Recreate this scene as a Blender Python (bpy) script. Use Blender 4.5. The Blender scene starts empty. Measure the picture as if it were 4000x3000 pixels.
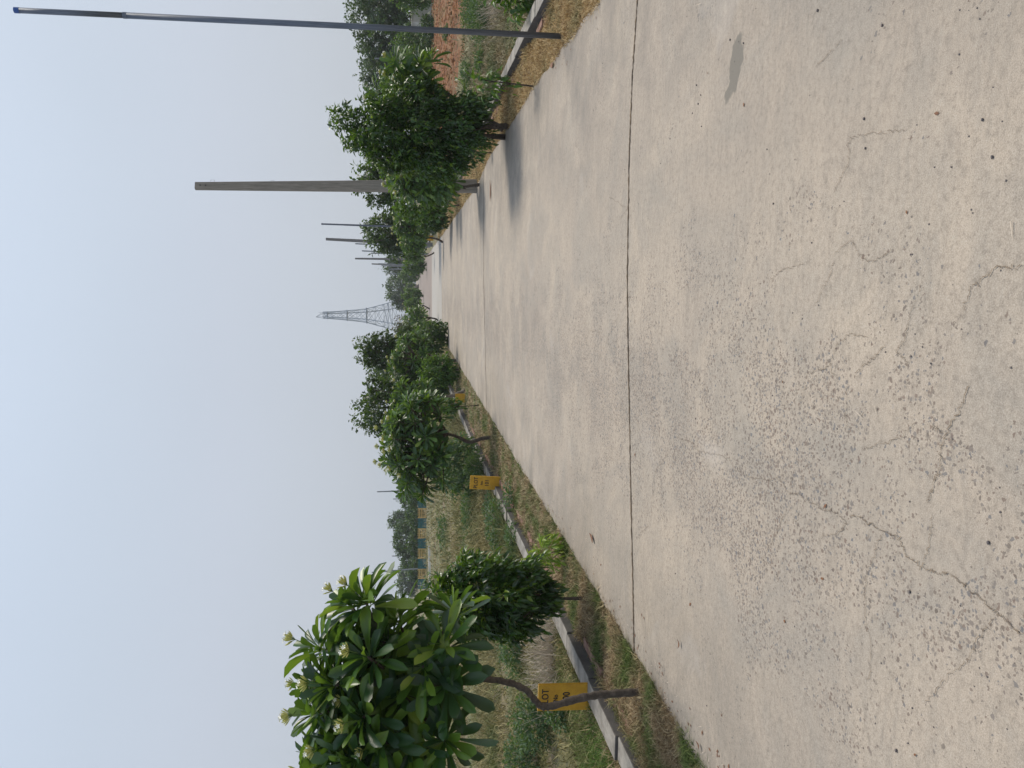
import bpy, math, random
import numpy as np
from math import sin, cos, tan, atan, pi, radians
from mathutils import Vector, Matrix, noise as mnoise

# ------------------------------------------------------------------ camera, sky, sun
F = 3000.0; PITCH = atan(400 / 3000); YAW = atan(393 / 3026.0); H = 1.6
fw = np.array([-sin(YAW) * cos(PITCH), cos(YAW) * cos(PITCH), -sin(PITCH)])
rt = np.array([cos(YAW), sin(YAW), 0.0]); up = np.cross(rt, fw)
scene = bpy.context.scene
col = scene.collection
cam = bpy.data.objects.new('camera', bpy.data.cameras.new('camera'))
col.objects.link(cam); scene.camera = cam
cam.data.sensor_fit = 'HORIZONTAL'; cam.data.sensor_width = 36; cam.data.lens = 27.0
cam.data.clip_start = 0.05; cam.data.clip_end = 6000
# the phone was turned on its side: picture right is world down, picture up is world right
cx, cy, cz = Vector(-up), Vector(rt), Vector(-fw)
cam.matrix_world = Matrix(((cx.x, cy.x, cz.x, 0), (cx.y, cy.y, cz.y, 0), (cx.z, cy.z, cz.z, H), (0, 0, 0, 1)))

SUN_EL, SUN_AZ = radians(56), radians(38)       # azimuth from the road direction towards the right
world = bpy.data.worlds.new('World'); scene.world = world; world.use_nodes = True
wn = world.node_tree.nodes; wl = world.node_tree.links; wn.clear()
wo = wn.new('ShaderNodeOutputWorld'); bg = wn.new('ShaderNodeBackground')
sky = wn.new('ShaderNodeTexSky'); sky.sky_type = 'NISHITA'; sky.sun_disc = False
sky.sun_elevation = SUN_EL; sky.sun_rotation = SUN_AZ; sky.dust_density = 4; sky.air_density = 1.5
sc_ = wn.new('ShaderNodeVectorMath'); sc_.operation = 'SCALE'; sc_.inputs['Scale'].default_value = 0.09
wl.new(sky.outputs[0], sc_.inputs[0])
tc = wn.new('ShaderNodeTexCoord'); sx = wn.new('ShaderNodeSeparateXYZ'); wl.new(tc.outputs['Generated'], sx.inputs[0])
rmp = wn.new('ShaderNodeValToRGB'); cr = rmp.color_ramp
cr.elements[0].position = 0.0; cr.elements[0].color = (0.525, 0.580, 0.650, 1)
cr.elements[1].position = 1.0; cr.elements[1].color = (0.60, 0.70, 0.86, 1)
for p_, c_ in ((0.06, (0.545, 0.597, 0.668, 1)), (0.22, (0.582, 0.640, 0.738, 1)), (0.34, (0.588, 0.668, 0.780, 1)), (0.45, (0.62, 0.715, 0.85, 1))):
    e = cr.elements.new(p_); e.color = c_
wl.new(sx.outputs['Z'], rmp.inputs[0])
nz = wn.new('ShaderNodeTexNoise'); nz.inputs['Scale'].default_value = 1.6; nz.inputs['Detail'].default_value = 3
wl.new(tc.outputs['Generated'], nz.inputs['Vector'])
nm = wn.new('ShaderNodeMapRange'); nm.inputs[3].default_value = 0.965; nm.inputs[4].default_value = 1.035
nm.inputs[1].default_value = 0.3; nm.inputs[2].default_value = 0.7
wl.new(nz.outputs[0], nm.inputs[0])
vs = wn.new('ShaderNodeVectorMath'); vs.operation = 'SCALE'; wl.new(rmp.outputs[0], vs.inputs[0]); wl.new(nm.outputs[0], vs.inputs['Scale'])
mx = wn.new('ShaderNodeMixRGB'); mx.inputs[0].default_value = 0.92
wl.new(sc_.outputs[0], mx.inputs[1]); wl.new(vs.outputs[0], mx.inputs[2])
wl.new(mx.outputs[0], bg.inputs[0]); bg.inputs[1].default_value = 1.0; wl.new(bg.outputs[0], wo.inputs[0])

sl = bpy.data.lights.new('sun', 'SUN'); sl.energy = 3.35; sl.angle = radians(17); sl.color = (1.0, 0.92, 0.80)
sun = bpy.data.objects.new('sun', sl); col.objects.link(sun)
sdir = Vector((sin(SUN_AZ) * cos(SUN_EL), cos(SUN_AZ) * cos(SUN_EL), sin(SUN_EL)))
sun.rotation_euler = sdir.to_track_quat('Z', 'Y').to_euler()
vsx = scene.view_settings; vsx.view_transform = 'Standard'; vsx.look = 'None'; vsx.exposure = 0.0; vsx.gamma = 1.0; vsx.use_curve_mapping = False
scene.cycles.max_bounces = 6; scene.cycles.transparent_max_bounces = 8; scene.cycles.volume_bounces = 0

# ------------------------------------------------------------------ photo measurements -> ground
def ray(X, Y): return fw + rt * ((1500 - Y) / F) - up * ((X - 2000) / F)
def G(X, Y, z=0.0):
    r = ray(X, Y); t = (z - H) / r[2]; return np.array([0, 0, H]) + r * t
LV = np.array([-sin(YAW), cos(YAW), 0.0])
def depth(p): return float(np.dot(np.array(p), LV))
def P(X, Y, d):
    r = ray(X, Y); t = d / np.dot(r, LV); return np.array([0, 0, H]) + r * t

rng = np.random.default_rng(7)
random.seed(7)

# ------------------------------------------------------------------ object helpers
def tag(o, label=None, cat=None, group=None, kind=None):
    if label: o['label'] = label
    if cat: o['category'] = cat
    if group: o['group'] = group
    if kind: o['kind'] = kind
    return o
def empty(name, loc, label, cat, group=None):
    o = bpy.data.objects.new(name, None); col.objects.link(o); o.location = tuple(float(c) for c in loc)
    o.empty_display_size = 0.1
    return tag(o, label, cat, group)
class MB:
    """collects vertices and faces for one mesh"""
    def __init__(s): s.v = []; s.f = []; s.n = 0
    def add(s, v, f):
        v = np.asarray(v, float).reshape(-1, 3)
        s.v.append(v)
        for q in f: s.f.append(tuple(int(i) + s.n for i in q))
        s.n += len(v)
    def box(s, c, size, rz=0.0, tilt=None):
        x, y, z = np.array(size) / 2
        v = np.array([(i * x, j * y, k * z) for k in (-1, 1) for j in (-1, 1) for i in (-1, 1)])
        if tilt is not None: v = v @ np.array(Matrix.Rotation(tilt[0], 3, tilt[1])).T
        R = np.array([[cos(rz), -sin(rz), 0], [sin(rz), cos(rz), 0], [0, 0, 1]])
        v = v @ R.T + np.array(c)
        s.add(v, [(0, 2, 3, 1), (4, 5, 7, 6), (0, 1, 5, 4), (2, 6, 7, 3), (0, 4, 6, 2), (1, 3, 7, 5)])
    def tube(s, pts, rad, n=8, cap=True, square=False):
        pts = np.asarray(pts, float); m = len(pts)
        if np.isscalar(rad): rad = [rad] * m
        tn = np.gradient(pts, axis=0); tn /= (np.linalg.norm(tn, axis=1)[:, None] + 1e-9)
        ref = np.array([1.0, 0.03, 0.0]) if abs(tn[:, 0]).max() < 0.9 else np.array([0, 0, 1.0])
        V = []
        off = pi / n if square else 0
        for i in range(m):
            a = np.cross(tn[i], ref); a /= np.linalg.norm(a) + 1e-9; b = np.cross(tn[i], a)
            for k in range(n):
                t = 2 * pi * k / n + off
                V.append(pts[i] + rad[i] * (cos(t) * a + sin(t) * b))
        Fc = [(i * n + k, i * n + (k + 1) % n, (i + 1) * n + (k + 1) % n, (i + 1) * n + k) for i in range(m - 1) for k in range(n)]
        if cap: Fc += [tuple(range(n))[::-1], tuple((m - 1) * n + k for k in range(n))]
        s.add(V, Fc)
    def build(s, name, mat, parent=None, smooth=False, bevel=0):
        me = bpy.data.meshes.new(name)
        V = np.concatenate(s.v) if s.v else np.zeros((0, 3))
        off = np.array(parent.location) if parent is not None and parent.parent is None and parent.type == 'EMPTY' else np.zeros(3)
        if parent is not None and parent.parent is not None: off = np.array(parent.parent.location)
        elif parent is not None and parent.type != 'EMPTY': off = np.array(parent.location)
        me.from_pydata((V - off).tolist(), [], s.f); me.validate(); me.update()
        if smooth: me.polygons.foreach_set('use_smooth', [True] * len(me.polygons))
        me.materials.append(mat)
        o = bpy.data.objects.new(name, me); col.objects.link(o)
        if parent is not None: o.parent = parent
        if bevel:
            b = o.modifiers.new('bevel', 'BEVEL'); b.width = bevel; b.segments = 2; b.limit_method = 'ANGLE'
        return o
def fast_mesh(name, V, sizes, idx, mat, parent=None, smooth=False):
    """V (n,3), sizes = loops per face, idx = flat loop vertex indices"""
    me = bpy.data.meshes.new(name)
    if parent is not None: V = V - np.array(parent.location)
    me.vertices.add(len(V)); me.vertices.foreach_set('co', np.ascontiguousarray(V, dtype=np.float32).ravel())
    me.loops.add(len(idx)); me.loops.foreach_set('vertex_index', np.ascontiguousarray(idx, dtype=np.int32))
    me.polygons.add(len(sizes))
    st = np.concatenate([[0], np.cumsum(sizes)[:-1]]).astype(np.int32)
    me.polygons.foreach_set('loop_start', st); me.polygons.foreach_set('loop_total', np.asarray(sizes, dtype=np.int32))
    if smooth: me.polygons.foreach_set('use_smooth', np.ones(len(sizes), dtype=bool))
    me.update(calc_edges=True); me.validate()
    me.materials.append(mat)
    o = bpy.data.objects.new(name, me); col.objects.link(o)
    if parent is not None: o.parent = parent
    return o
def instances(tv, tf, pos, X, Y, Z, scale):
    """place a template (tv verts, tf faces) at many frames; X,Y,Z (n,3) axes; scale (n,) or (n,3)"""
    n = len(pos); k = len(tv)
    if np.ndim(scale) == 1: scale = np.stack([scale] * 3, 1)
    T = tv[None] * scale[:, None, :]
    V = T[..., 0:1] * X[:, None] + T[..., 1:2] * Y[:, None] + T[..., 2:3] * Z[:, None] + pos[:, None]
    sizes = np.tile([len(f) for f in tf], n)
    flat = np.array([i for f in tf for i in f])
    idx = (flat[None] + (np.arange(n) * k)[:, None]).ravel()
    return V.reshape(-1, 3), sizes, idx
def frames(D, upv=None, roll=None):
    """orthonormal frames with X along D"""
    X = D / (np.linalg.norm(D, axis=1)[:, None] + 1e-9)
    U = np.tile([0, 0, 1.0], (len(D), 1)) if upv is None else upv
    Yv = np.cross(U, X); nn = np.linalg.norm(Yv, axis=1)
    Yv[nn < 1e-3] = [0, 1, 0]; Yv /= np.linalg.norm(Yv, axis=1)[:, None]
    Z = np.cross(X, Yv)
    if roll is not None:
        c, s = np.cos(roll)[:, None], np.sin(roll)[:, None]
        Yv, Z = Yv * c + Z * s, Z * c - Yv * s
    return X, Yv, Z
def rand_dirs(n):
    v = rng.normal(size=(n, 3)); return v / np.linalg.norm(v, axis=1)[:, None]

# ------------------------------------------------------------------ materials
def new_mat(name):
    m = bpy.data.materials.new(name); m.use_nodes = True; nt = m.node_tree; nt.nodes.clear()
    out = nt.nodes.new('ShaderNodeOutputMaterial'); b = nt.nodes.new('ShaderNodeBsdfPrincipled')
    nt.links.new(b.outputs[0], out.inputs[0]); return m, nt, b, out
def N(nt, t, **kw):
    n = nt.nodes.new(t)
    for k, v in kw.items():
        if k.startswith('i_'): n.inputs[int(k[2:])].default_value = v
        else: setattr(n, k, v)
    return n
def ramp(nt, fac, stops, interp='LINEAR'):
    r = nt.nodes.new('ShaderNodeValToRGB'); e = r.color_ramp.elements; r.color_ramp.interpolation = interp
    e[0].position = stops[0][0]; e[0].color = (*stops[0][1], 1) if len(stops[0][1]) == 3 else stops[0][1]
    e[1].position = stops[-1][0]; e[1].color = (*stops[-1][1], 1)
    for p, c in stops[1:-1]:
        q = e.new(p); q.color = (*c, 1)
    nt.links.new(fac, r.inputs[0]); return r.outputs[0]
def mixc(nt, fac, a, b, mode='MIX'):
    m = nt.nodes.new('ShaderNodeMixRGB'); m.blend_type = mode
    for sock, val in ((m.inputs[0], fac), (m.inputs[1], a), (m.inputs[2], b)):
        if hasattr(val, 'is_linked') or hasattr(val, 'links'): nt.links.new(val, sock)
        elif isinstance(val, (int, float)): sock.default_value = val
        else: sock.default_value = (*val, 1)
    return m.outputs[0]
def math_(nt, op, a, b=None, clamp=False):
    m = nt.nodes.new('ShaderNodeMath'); m.operation = op; m.use_clamp = clamp
    for s, v in ((m.inputs[0], a), (m.inputs[1], b)):
        if v is None: continue
        if hasattr(v, 'links'): nt.links.new(v, s)
        else: s.default_value = v
    return m.outputs[0]
def noise_(nt, scale, detail=4, rough=0.55, vec=None, dist=0.0):
    n = nt.nodes.new('ShaderNodeTexNoise'); n.inputs['Scale'].default_value = scale; n.inputs['Detail'].default_value = detail
    n.inputs['Roughness'].default_value = rough; n.inputs['Distortion'].default_value = dist
    if vec is not None: nt.links.new(vec, n.inputs['Vector'])
    return n.outputs[0]
def mapr(nt, v, a, b, c=0.0, d=1.0):
    m = nt.nodes.new('ShaderNodeMapRange'); m.inputs[1].default_value = a; m.inputs[2].default_value = b
    m.inputs[3].default_value = c; m.inputs[4].default_value = d; nt.links.new(v, m.inputs[0]); return m.outputs[0]
def objco(nt, scale=(1, 1, 1)):
    t = nt.nodes.new('ShaderNodeNewGeometry'); m = nt.nodes.new('ShaderNodeMapping'); m.inputs['Scale'].default_value = scale
    nt.links.new(t.outputs['Position'], m.inputs['Vector']); return m.outputs[0]
def bump(nt, b, h, strength=0.4, dist=0.01):
    n = nt.nodes.new('ShaderNodeBump'); n.inputs['Strength'].default_value = strength; n.inputs['Distance'].default_value = dist
    nt.links.new(h, n.inputs['Height']); nt.links.new(n.outputs[0], b.inputs['Normal'])

def leaf_mat(name, stops, rough=0.45, trans=0.3, nscale=2.0, tcol=(0.25, 0.42, 0.03), patch=0.5, spec=0.4):
    m, nt, b, out = new_mat(name)
    g = nt.nodes.new('ShaderNodeNewGeometry')
    n = noise_(nt, nscale, 3, vec=objco(nt))
    f = math_(nt, 'ADD', math_(nt, 'MULTIPLY', g.outputs['Random Per Island'], 1 - patch), math_(nt, 'MULTIPLY', mapr(nt, n, 0.3, 0.7), patch))
    c = ramp(nt, f, stops)
    nt.links.new(c, b.inputs['Base Color']); b.inputs['Roughness'].default_value = rough
    b.inputs['Specular IOR Level'].default_value = spec
    tr = nt.nodes.new('ShaderNodeBsdfTranslucent'); mc = mixc(nt, 0.5, c, tcol); nt.links.new(mc, tr.inputs[0])
    ms = nt.nodes.new('ShaderNodeMixShader'); ms.inputs[0].default_value = trans
    nt.links.new(b.outputs[0], ms.inputs[1]); nt.links.new(tr.outputs[0], ms.inputs[2]); nt.links.new(ms.outputs[0], out.inputs[0])
    return m
def plain(name, c1, c2, scale=8, rough=0.8, bmp=0.0, metal=0.0, detail=5, vs_=(1, 1, 1)):
    m, nt, b, out = new_mat(name)
    n = noise_(nt, scale, detail, 0.6, vec=objco(nt, vs_))
    nt.links.new(mixc(nt, mapr(nt, n, 0.3, 0.7), c1, c2), b.inputs['Base Color'])
    b.inputs['Roughness'].default_value = rough; b.inputs['Metallic'].default_value = metal
    if bmp: bump(nt, b, n, bmp, 0.01)
    return m
M = {}
M['plum'] = leaf_mat('frangipani_leaf', [(0, (0.008, 0.032, 0.015)), (0.42, (0.020, 0.066, 0.020)), (0.64, (0.045, 0.12, 0.018)), (0.82, (0.13, 0.23, 0.024)), (1, (0.27, 0.33, 0.045))], 0.36, 0.30, 3, patch=0.2, spec=0.55)
M['plum_far'] = leaf_mat('frangipani_leaf_bright', [(0, (0.008, 0.032, 0.010)), (0.45, (0.025, 0.078, 0.015)), (0.74, (0.08, 0.17, 0.02)), (1, (0.27, 0.35, 0.05))], 0.38, 0.28, 3, patch=0.3, spec=0.6)
M['bush'] = leaf_mat('bush_leaf', [(0, (0.005, 0.022, 0.006)), (0.42, (0.014, 0.052, 0.009)), (0.7, (0.045, 0.12, 0.014)), (1, (0.25, 0.34, 0.035))], 0.36, 0.28, 4, patch=0.4, spec=0.6)
M['bushb'] = leaf_mat('bush_leaf_bright', [(0, (0.010, 0.04, 0.008)), (0.5, (0.035, 0.10, 0.014)), (1, (0.17, 0.27, 0.03))], 0.42, 0.3, 3)
M['tree'] = leaf_mat('tree_leaf', [(0, (0.008, 0.022, 0.009)), (0.5, (0.018, 0.046, 0.013)), (1, (0.07, 0.125, 0.022))], 0.5, 0.25, 0.9)
M['treef'] = leaf_mat('far_tree_leaf', [(0, (0.007, 0.026, 0.010)), (0.5, (0.017, 0.055, 0.017)), (1, (0.075, 0.14, 0.03))], 0.55, 0.2, 0.4)
M['treered'] = leaf_mat('reddish_leaf', [(0, (0.03, 0.022, 0.018)), (0.5, (0.075, 0.05, 0.035)), (1, (0.10, 0.10, 0.04))], 0.55, 0.2, 0.8)
M['weed'] = leaf_mat('weed_leaf', [(0, (0.025, 0.055, 0.03)), (0.5, (0.055, 0.11, 0.05)), (1, (0.12, 0.18, 0.07))], 0.6, 0.25, 3)
M['lime'] = leaf_mat('lime_leaf', [(0, (0.06, 0.14, 0.02)), (0.5, (0.20, 0.30, 0.03)), (1, (0.46, 0.50, 0.06))], 0.45, 0.35, 4)
M['bark'] = plain('bark', (0.045, 0.034, 0.026), (0.12, 0.095, 0.075), 30, 0.9, 0.8)
M['barkg'] = plain('grey_bark', (0.10, 0.085, 0.07), (0.22, 0.19, 0.16), 18, 0.9, 0.6)
M['twig'] = plain('dry_twig', (0.38, 0.31, 0.24), (0.62, 0.54, 0.44), 20, 0.9)
M['flower'] = plain('petal', (0.78, 0.77, 0.66), (0.88, 0.87, 0.78), 60, 0.5)
M['bud'] = plain('bud', (0.42, 0.44, 0.10), (0.66, 0.62, 0.26), 60, 0.5)
M['stalk'] = plain('flower_stalk', (0.10, 0.17, 0.04), (0.2, 0.26, 0.07), 40, 0.6)

def grass_mat(name, green, straw, lo, hi, nscale, trans=0.25):
    m, nt, b, out = new_mat(name)
    g = nt.nodes.new('ShaderNodeNewGeometry')
    n = mapr(nt, noise_(nt, nscale, 4, 0.6, vec=objco(nt)), lo, hi)
    cg = ramp(nt, g.outputs['Random Per Island'], green); cs = ramp(nt, g.outputs['Random Per Island'], straw)
    c = mixc(nt, n, cg, cs); nt.links.new(c, b.inputs['Base Color']); b.inputs['Roughness'].default_value = 0.65
    b.inputs['Specular IOR Level'].default_value = 0.25
    tr = nt.nodes.new('ShaderNodeBsdfTranslucent'); nt.links.new(c, tr.inputs[0])
    ms = nt.nodes.new('ShaderNodeMixShader'); ms.inputs[0].default_value = trans
    nt.links.new(b.outputs[0], ms.inputs[1]); nt.links.new(tr.outputs[0], ms.inputs[2]); nt.links.new(ms.outputs[0], out.inputs[0])
    return m
GREEN = [(0, (0.05, 0.085, 0.02)), (0.5, (0.11, 0.16, 0.04)), (1, (0.22, 0.26, 0.08))]
STRAW = [(0, (0.15, 0.10, 0.05)), (0.5, (0.34, 0.25, 0.14)), (1, (0.56, 0.45, 0.28))]
OLIVE = [(0, (0.10, 0.10, 0.04)), (0.5, (0.20, 0.19, 0.085)), (1, (0.34, 0.31, 0.15))]
GOLD = [(0, (0.20, 0.12, 0.05)), (0.5, (0.42, 0.29, 0.13)), (1, (0.66, 0.50, 0.27))]
M['gvl'] = grass_mat('verge_grass', GREEN, STRAW, 0.40, 0.56, 2.2)
M['gvr'] = grass_mat('dry_verge_grass', OLIVE, GOLD, 0.30, 0.50, 1.5)
M['gfl'] = grass_mat('field_grass', [(0, (0.055, 0.085, 0.025)), (0.5, (0.115, 0.145, 0.045)), (1, (0.22, 0.235, 0.085))], [(0, (0.12, 0.11, 0.045)), (0.5, (0.235, 0.205, 0.09)), (1, (0.40, 0.34, 0.17))], 0.36, 0.54, 0.45)
M['gfr'] = grass_mat('scrub_grass', [(0, (0.05, 0.08, 0.025)), (0.5, (0.11, 0.13, 0.05)), (1, (0.2, 0.22, 0.1))], [(0, (0.16, 0.12, 0.06)), (0.5, (0.30, 0.24, 0.14)), (1, (0.46, 0.40, 0.27))], 0.42, 0.58, 0.5)
M['gg'] = grass_mat('fresh_grass', [(0, (0.04, 0.10, 0.015)), (0.5, (0.09, 0.18, 0.025)), (1, (0.17, 0.27, 0.05))], OLIVE, 0.5, 0.8, 1.5)

# ground
m, nt, b, out = new_mat('soil'); M['soil'] = m
v = objco(nt)
n1 = noise_(nt, 0.35, 5, 0.6, v); n2 = noise_(nt, 9, 6, 0.7, v); n3 = noise_(nt, 60, 4, 0.7, v)
base = ramp(nt, n2, [(0.25, (0.09, 0.065, 0.04)), (0.5, (0.17, 0.13, 0.08)), (0.75, (0.27, 0.21, 0.13))])
gr = ramp(nt, n2, [(0.25, (0.05, 0.06, 0.022)), (0.5, (0.11, 0.12, 0.045)), (0.75, (0.20, 0.19, 0.09))])
c = mixc(nt, mapr(nt, n1, 0.40, 0.56), base, gr)
c = mixc(nt, mapr(nt, n3, 0.55, 0.75, 0, 0.5), c, (0.30, 0.23, 0.14))
nt.links.new(c, b.inputs['Base Color']); b.inputs['Roughness'].default_value = 0.95; bump(nt, b, n3, 0.8, 0.02)
m, nt, b, out = new_mat('red_soil'); M['redsoil'] = m
v = objco(nt, (1.6, 0.45, 1)); n2 = noise_(nt, 3.5, 8, 0.85, v); n3 = noise_(nt, 0.6, 4, 0.6, v)
c = ramp(nt, n2, [(0.35, (0.07, 0.028, 0.010)), (0.5, (0.17, 0.063, 0.017)), (0.66, (0.30, 0.13, 0.038))])
c = mixc(nt, mapr(nt, n3, 0.50, 0.62, 0, 0.7), c, (0.16, 0.12, 0.05))
nt.links.new(c, b.inputs['Base Color']); b.inputs['Roughness'].default_value = 0.95; bump(nt, b, n2, 1.0, 0.05)

# concrete road
m, nt, b, out = new_mat('worn_concrete'); M['road'] = m
v = objco(nt); sep = nt.nodes.new('ShaderNodeSeparateXYZ'); nt.links.new(v, sep.inputs[0])
big = noise_(nt, 0.55, 4, 0.55, v, 0.4); mid = noise_(nt, 3.2, 5, 0.65, v); fine = noise_(nt, 38, 6, 0.75, v)
vfine = noise_(nt, 240, 3, 0.7, v)
vst = objco(nt, (1.0, 3.2, 1)); streak = noise_(nt, 5.5, 7, 0.78, vst, 1.2)
c = ramp(nt, big, [(0.28, (0.315, 0.268, 0.222)), (0.48, (0.41, 0.346, 0.278)), (0.70, (0.475, 0.398, 0.312))])
c = mixc(nt, mapr(nt, mid, 0.3, 0.7, 0.0, 0.55), c, (0.335, 0.290, 0.242))
c = mixc(nt, mapr(nt, streak, 0.47, 0.66, 0.0, 0.45), c, (0.20, 0.178, 0.152))
grey = noise_(nt, 1.15, 6, 0.68, v, 0.9); c = mixc(nt, mapr(nt, grey, 0.44, 0.66, 0.0, 0.62), c, (0.265, 0.245, 0.215))
c = mixc(nt, mapr(nt, fine, 0.50, 0.70, 0.0, 0.62), c, (0.17, 0.145, 0.12))
c = mixc(nt, mapr(nt, fine, 0.45, 0.28, 0.0, 0.5), c, (0.42, 0.38, 0.32))
c = mixc(nt, mapr(nt, vfine, 0.50, 0.68, 0.0, 0.6), c, (0.17, 0.145, 0.12))
c = mixc(nt, mapr(nt, vfine, 0.45, 0.30, 0.0, 0.45), c, (0.55, 0.50, 0.44))
# exposed aggregate in the worn wheel track and in patches
track = math_(nt, 'ABSOLUTE', math_(nt, 'ADD', sep.outputs['X'], 0.85))
tr_ = math_(nt, 'MULTIPLY', mapr(nt, track, 0.1, 1.25, 1.0, 0.0), mapr(nt, sep.outputs['Y'], 2.0, 2.9, 0.45, 1.0))
agm = math_(nt, 'ADD', math_(nt, 'MULTIPLY', tr_, 0.62), mapr(nt, noise_(nt, 1.9, 6, 0.7, v, 0.9), 0.32, 0.70))
agm = mapr(nt, agm, 0.62, 1.22)
warp = nt.nodes.new('ShaderNodeVectorMath'); warp.operation = 'ADD'
nw = nt.nodes.new('ShaderNodeTexNoise'); nw.inputs['Scale'].default_value = 70; nt.links.new(v, nw.inputs['Vector'])
ws = nt.nodes.new('ShaderNodeVectorMath'); ws.operation = 'SCALE'; ws.inputs['Scale'].default_value = 0.018; nt.links.new(nw.outputs['Color'], ws.inputs[0])
nt.links.new(v, warp.inputs[0]); nt.links.new(ws.outputs[0], warp.inputs[1])
def pebbles(scale, lim, keep):
    vo = nt.nodes.new('ShaderNodeTexVoronoi'); vo.inputs['Scale'].default_value = scale; vo.voronoi_dimensions = '2D'
    nt.links.new(warp.outputs[0], vo.inputs['Vector'])
    s2 = nt.nodes.new('ShaderNodeSeparateColor'); nt.links.new(vo.outputs['Color'], s2.inputs[0])
    ins = math_(nt, 'LESS_THAN', vo.outputs['Distance'], math_(nt, 'MULTIPLY', s2.outputs[1], lim))
    pick = math_(nt, 'GREATER_THAN', math_(nt, 'ADD', math_(nt, 'MULTIPLY', agm, keep), -1 + 1.0), s2.outputs[0])
    colr = ramp(nt, s2.outputs[2], [(0.0, (0.11, 0.12, 0.135)), (0.3, (0.17, 0.15, 0.135)), (0.5, (0.17, 0.125, 0.10)), (0.7, (0.12, 0.10, 0.085)), (0.9, (0.22, 0.19, 0.16)), (1.0, (0.34, 0.30, 0.26))])
    return math_(nt, 'MULTIPLY', ins, pick), colr
p1, c1 = pebbles(84, 0.62, 1.0); p2, c2 = pebbles(46, 0.46, 0.42)
c = mixc(nt, math_(nt, 'MULTIPLY', p1, 0.72), c, c1); c = mixc(nt, math_(nt, 'MULTIPLY', p2, 0.8), c, c2)
# light scuffs and grimy weathering towards both edges
ax = math_(nt, 'ABSOLUTE', sep.outputs['X'])
edge = math_(nt, 'MULTIPLY', mapr(nt, ax, 1.5, 2.6, 0.0, 1.0), mapr(nt, noise_(nt, 0.9, 5, 0.7, v, 0.6), 0.38, 0.62))
c = mixc(nt, math_(nt, 'MULTIPLY', edge, 0.60), c, (0.13, 0.118, 0.10))
rside = math_(nt, 'MULTIPLY', mapr(nt, sep.outputs['X'], 0.2, 1.6), mapr(nt, noise_(nt, 1.7, 6, 0.75, v, 0.3), 0.40, 0.64))
c = mixc(nt, math_(nt, 'MULTIPLY', rside, 0.52), c, (0.185, 0.165, 0.145))
sc2 = mapr(nt, noise_(nt, 0.8, 4, 0.6, v, 0.8), 0.62, 0.74, 0, 0.35); c = mixc(nt, sc2, c, (0.42, 0.39, 0.36))
# damp stain on the near right
dn = nt.nodes.new('ShaderNodeTexNoise'); dn.inputs['Scale'].default_value = 9; dn.inputs['Detail'].default_value = 5; nt.links.new(v, dn.inputs['Vector'])
dsn = nt.nodes.new('ShaderNodeSeparateColor'); nt.links.new(dn.outputs['Color'], dsn.inputs[0])
dx = math_(nt, 'ADD', math_(nt, 'ADD', sep.outputs['X'], -1.09), math_(nt, 'MULTIPLY', math_(nt, 'ADD', dsn.outputs[0], -0.5), 0.20))
dy = math_(nt, 'ADD', math_(nt, 'ADD', sep.outputs['Y'], -3.80), math_(nt, 'MULTIPLY', math_(nt, 'ADD', dsn.outputs[1], -0.5), 0.26))
dy = math_(nt, 'ADD', dy, math_(nt, 'MULTIPLY', dx, 0.35))
dr_ = math_(nt, 'SQRT', math_(nt, 'ADD', math_(nt, 'POWER', math_(nt, 'DIVIDE', dx, 0.16), 2.0), math_(nt, 'POWER', math_(nt, 'DIVIDE', dy, 0.085), 2.0)))
c = mixc(nt, mapr(nt, dr_, 0.88, 1.06, 0.88, 0.0), c, (0.165, 0.152, 0.130))
# different casts of concrete farther along the road
yy = math_(nt, 'ADD', sep.outputs['Y'], math_(nt, 'MULTIPLY', sep.outputs['X'], -0.12))
w1 = math_(nt, 'MULTIPLY', mapr(nt, yy, 38.6, 39.0), mapr(nt, yy, 55.0, 57.5, 1, 0)); c = mixc(nt, math_(nt, 'MULTIPLY', w1, 0.75), c, (0.36, 0.345, 0.32))
w2 = math_(nt, 'MULTIPLY', mapr(nt, yy, 55.5, 57.5), mapr(nt, yy, 128, 134, 1, 0)); c = mixc(nt, math_(nt, 'MULTIPLY', w2, 0.7), c, (0.21, 0.17, 0.155))
nt.links.new(c, b.inputs['Base Color']); b.inputs['Roughness'].default_value = 0.85; b.inputs['Specular IOR Level'].default_value = 0.25
hh = math_(nt, 'ADD', math_(nt, 'MULTIPLY', fine, 0.6), math_(nt, 'ADD', math_(nt, 'MULTIPLY', vfine, 0.4), math_(nt, 'MULTIPLY', p1, 0.25)))
bump(nt, b, hh, 0.55, 0.006)

M['crack'] = plain('crack_dirt', (0.10, 0.075, 0.055), (0.25, 0.195, 0.14), 30, 1.0)
M['jointfill'] = plain('joint_dirt', (0.035, 0.026, 0.02), (0.15, 0.10, 0.055), 7, 1.0)
M['damp'] = plain('damp_concrete', (0.115, 0.105, 0.088), (0.18, 0.162, 0.138), 12, 0.5)
M['stone'] = plain('dark_stone', (0.05, 0.05, 0.06), (0.14, 0.11, 0.10), 60, 0.8)
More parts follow.
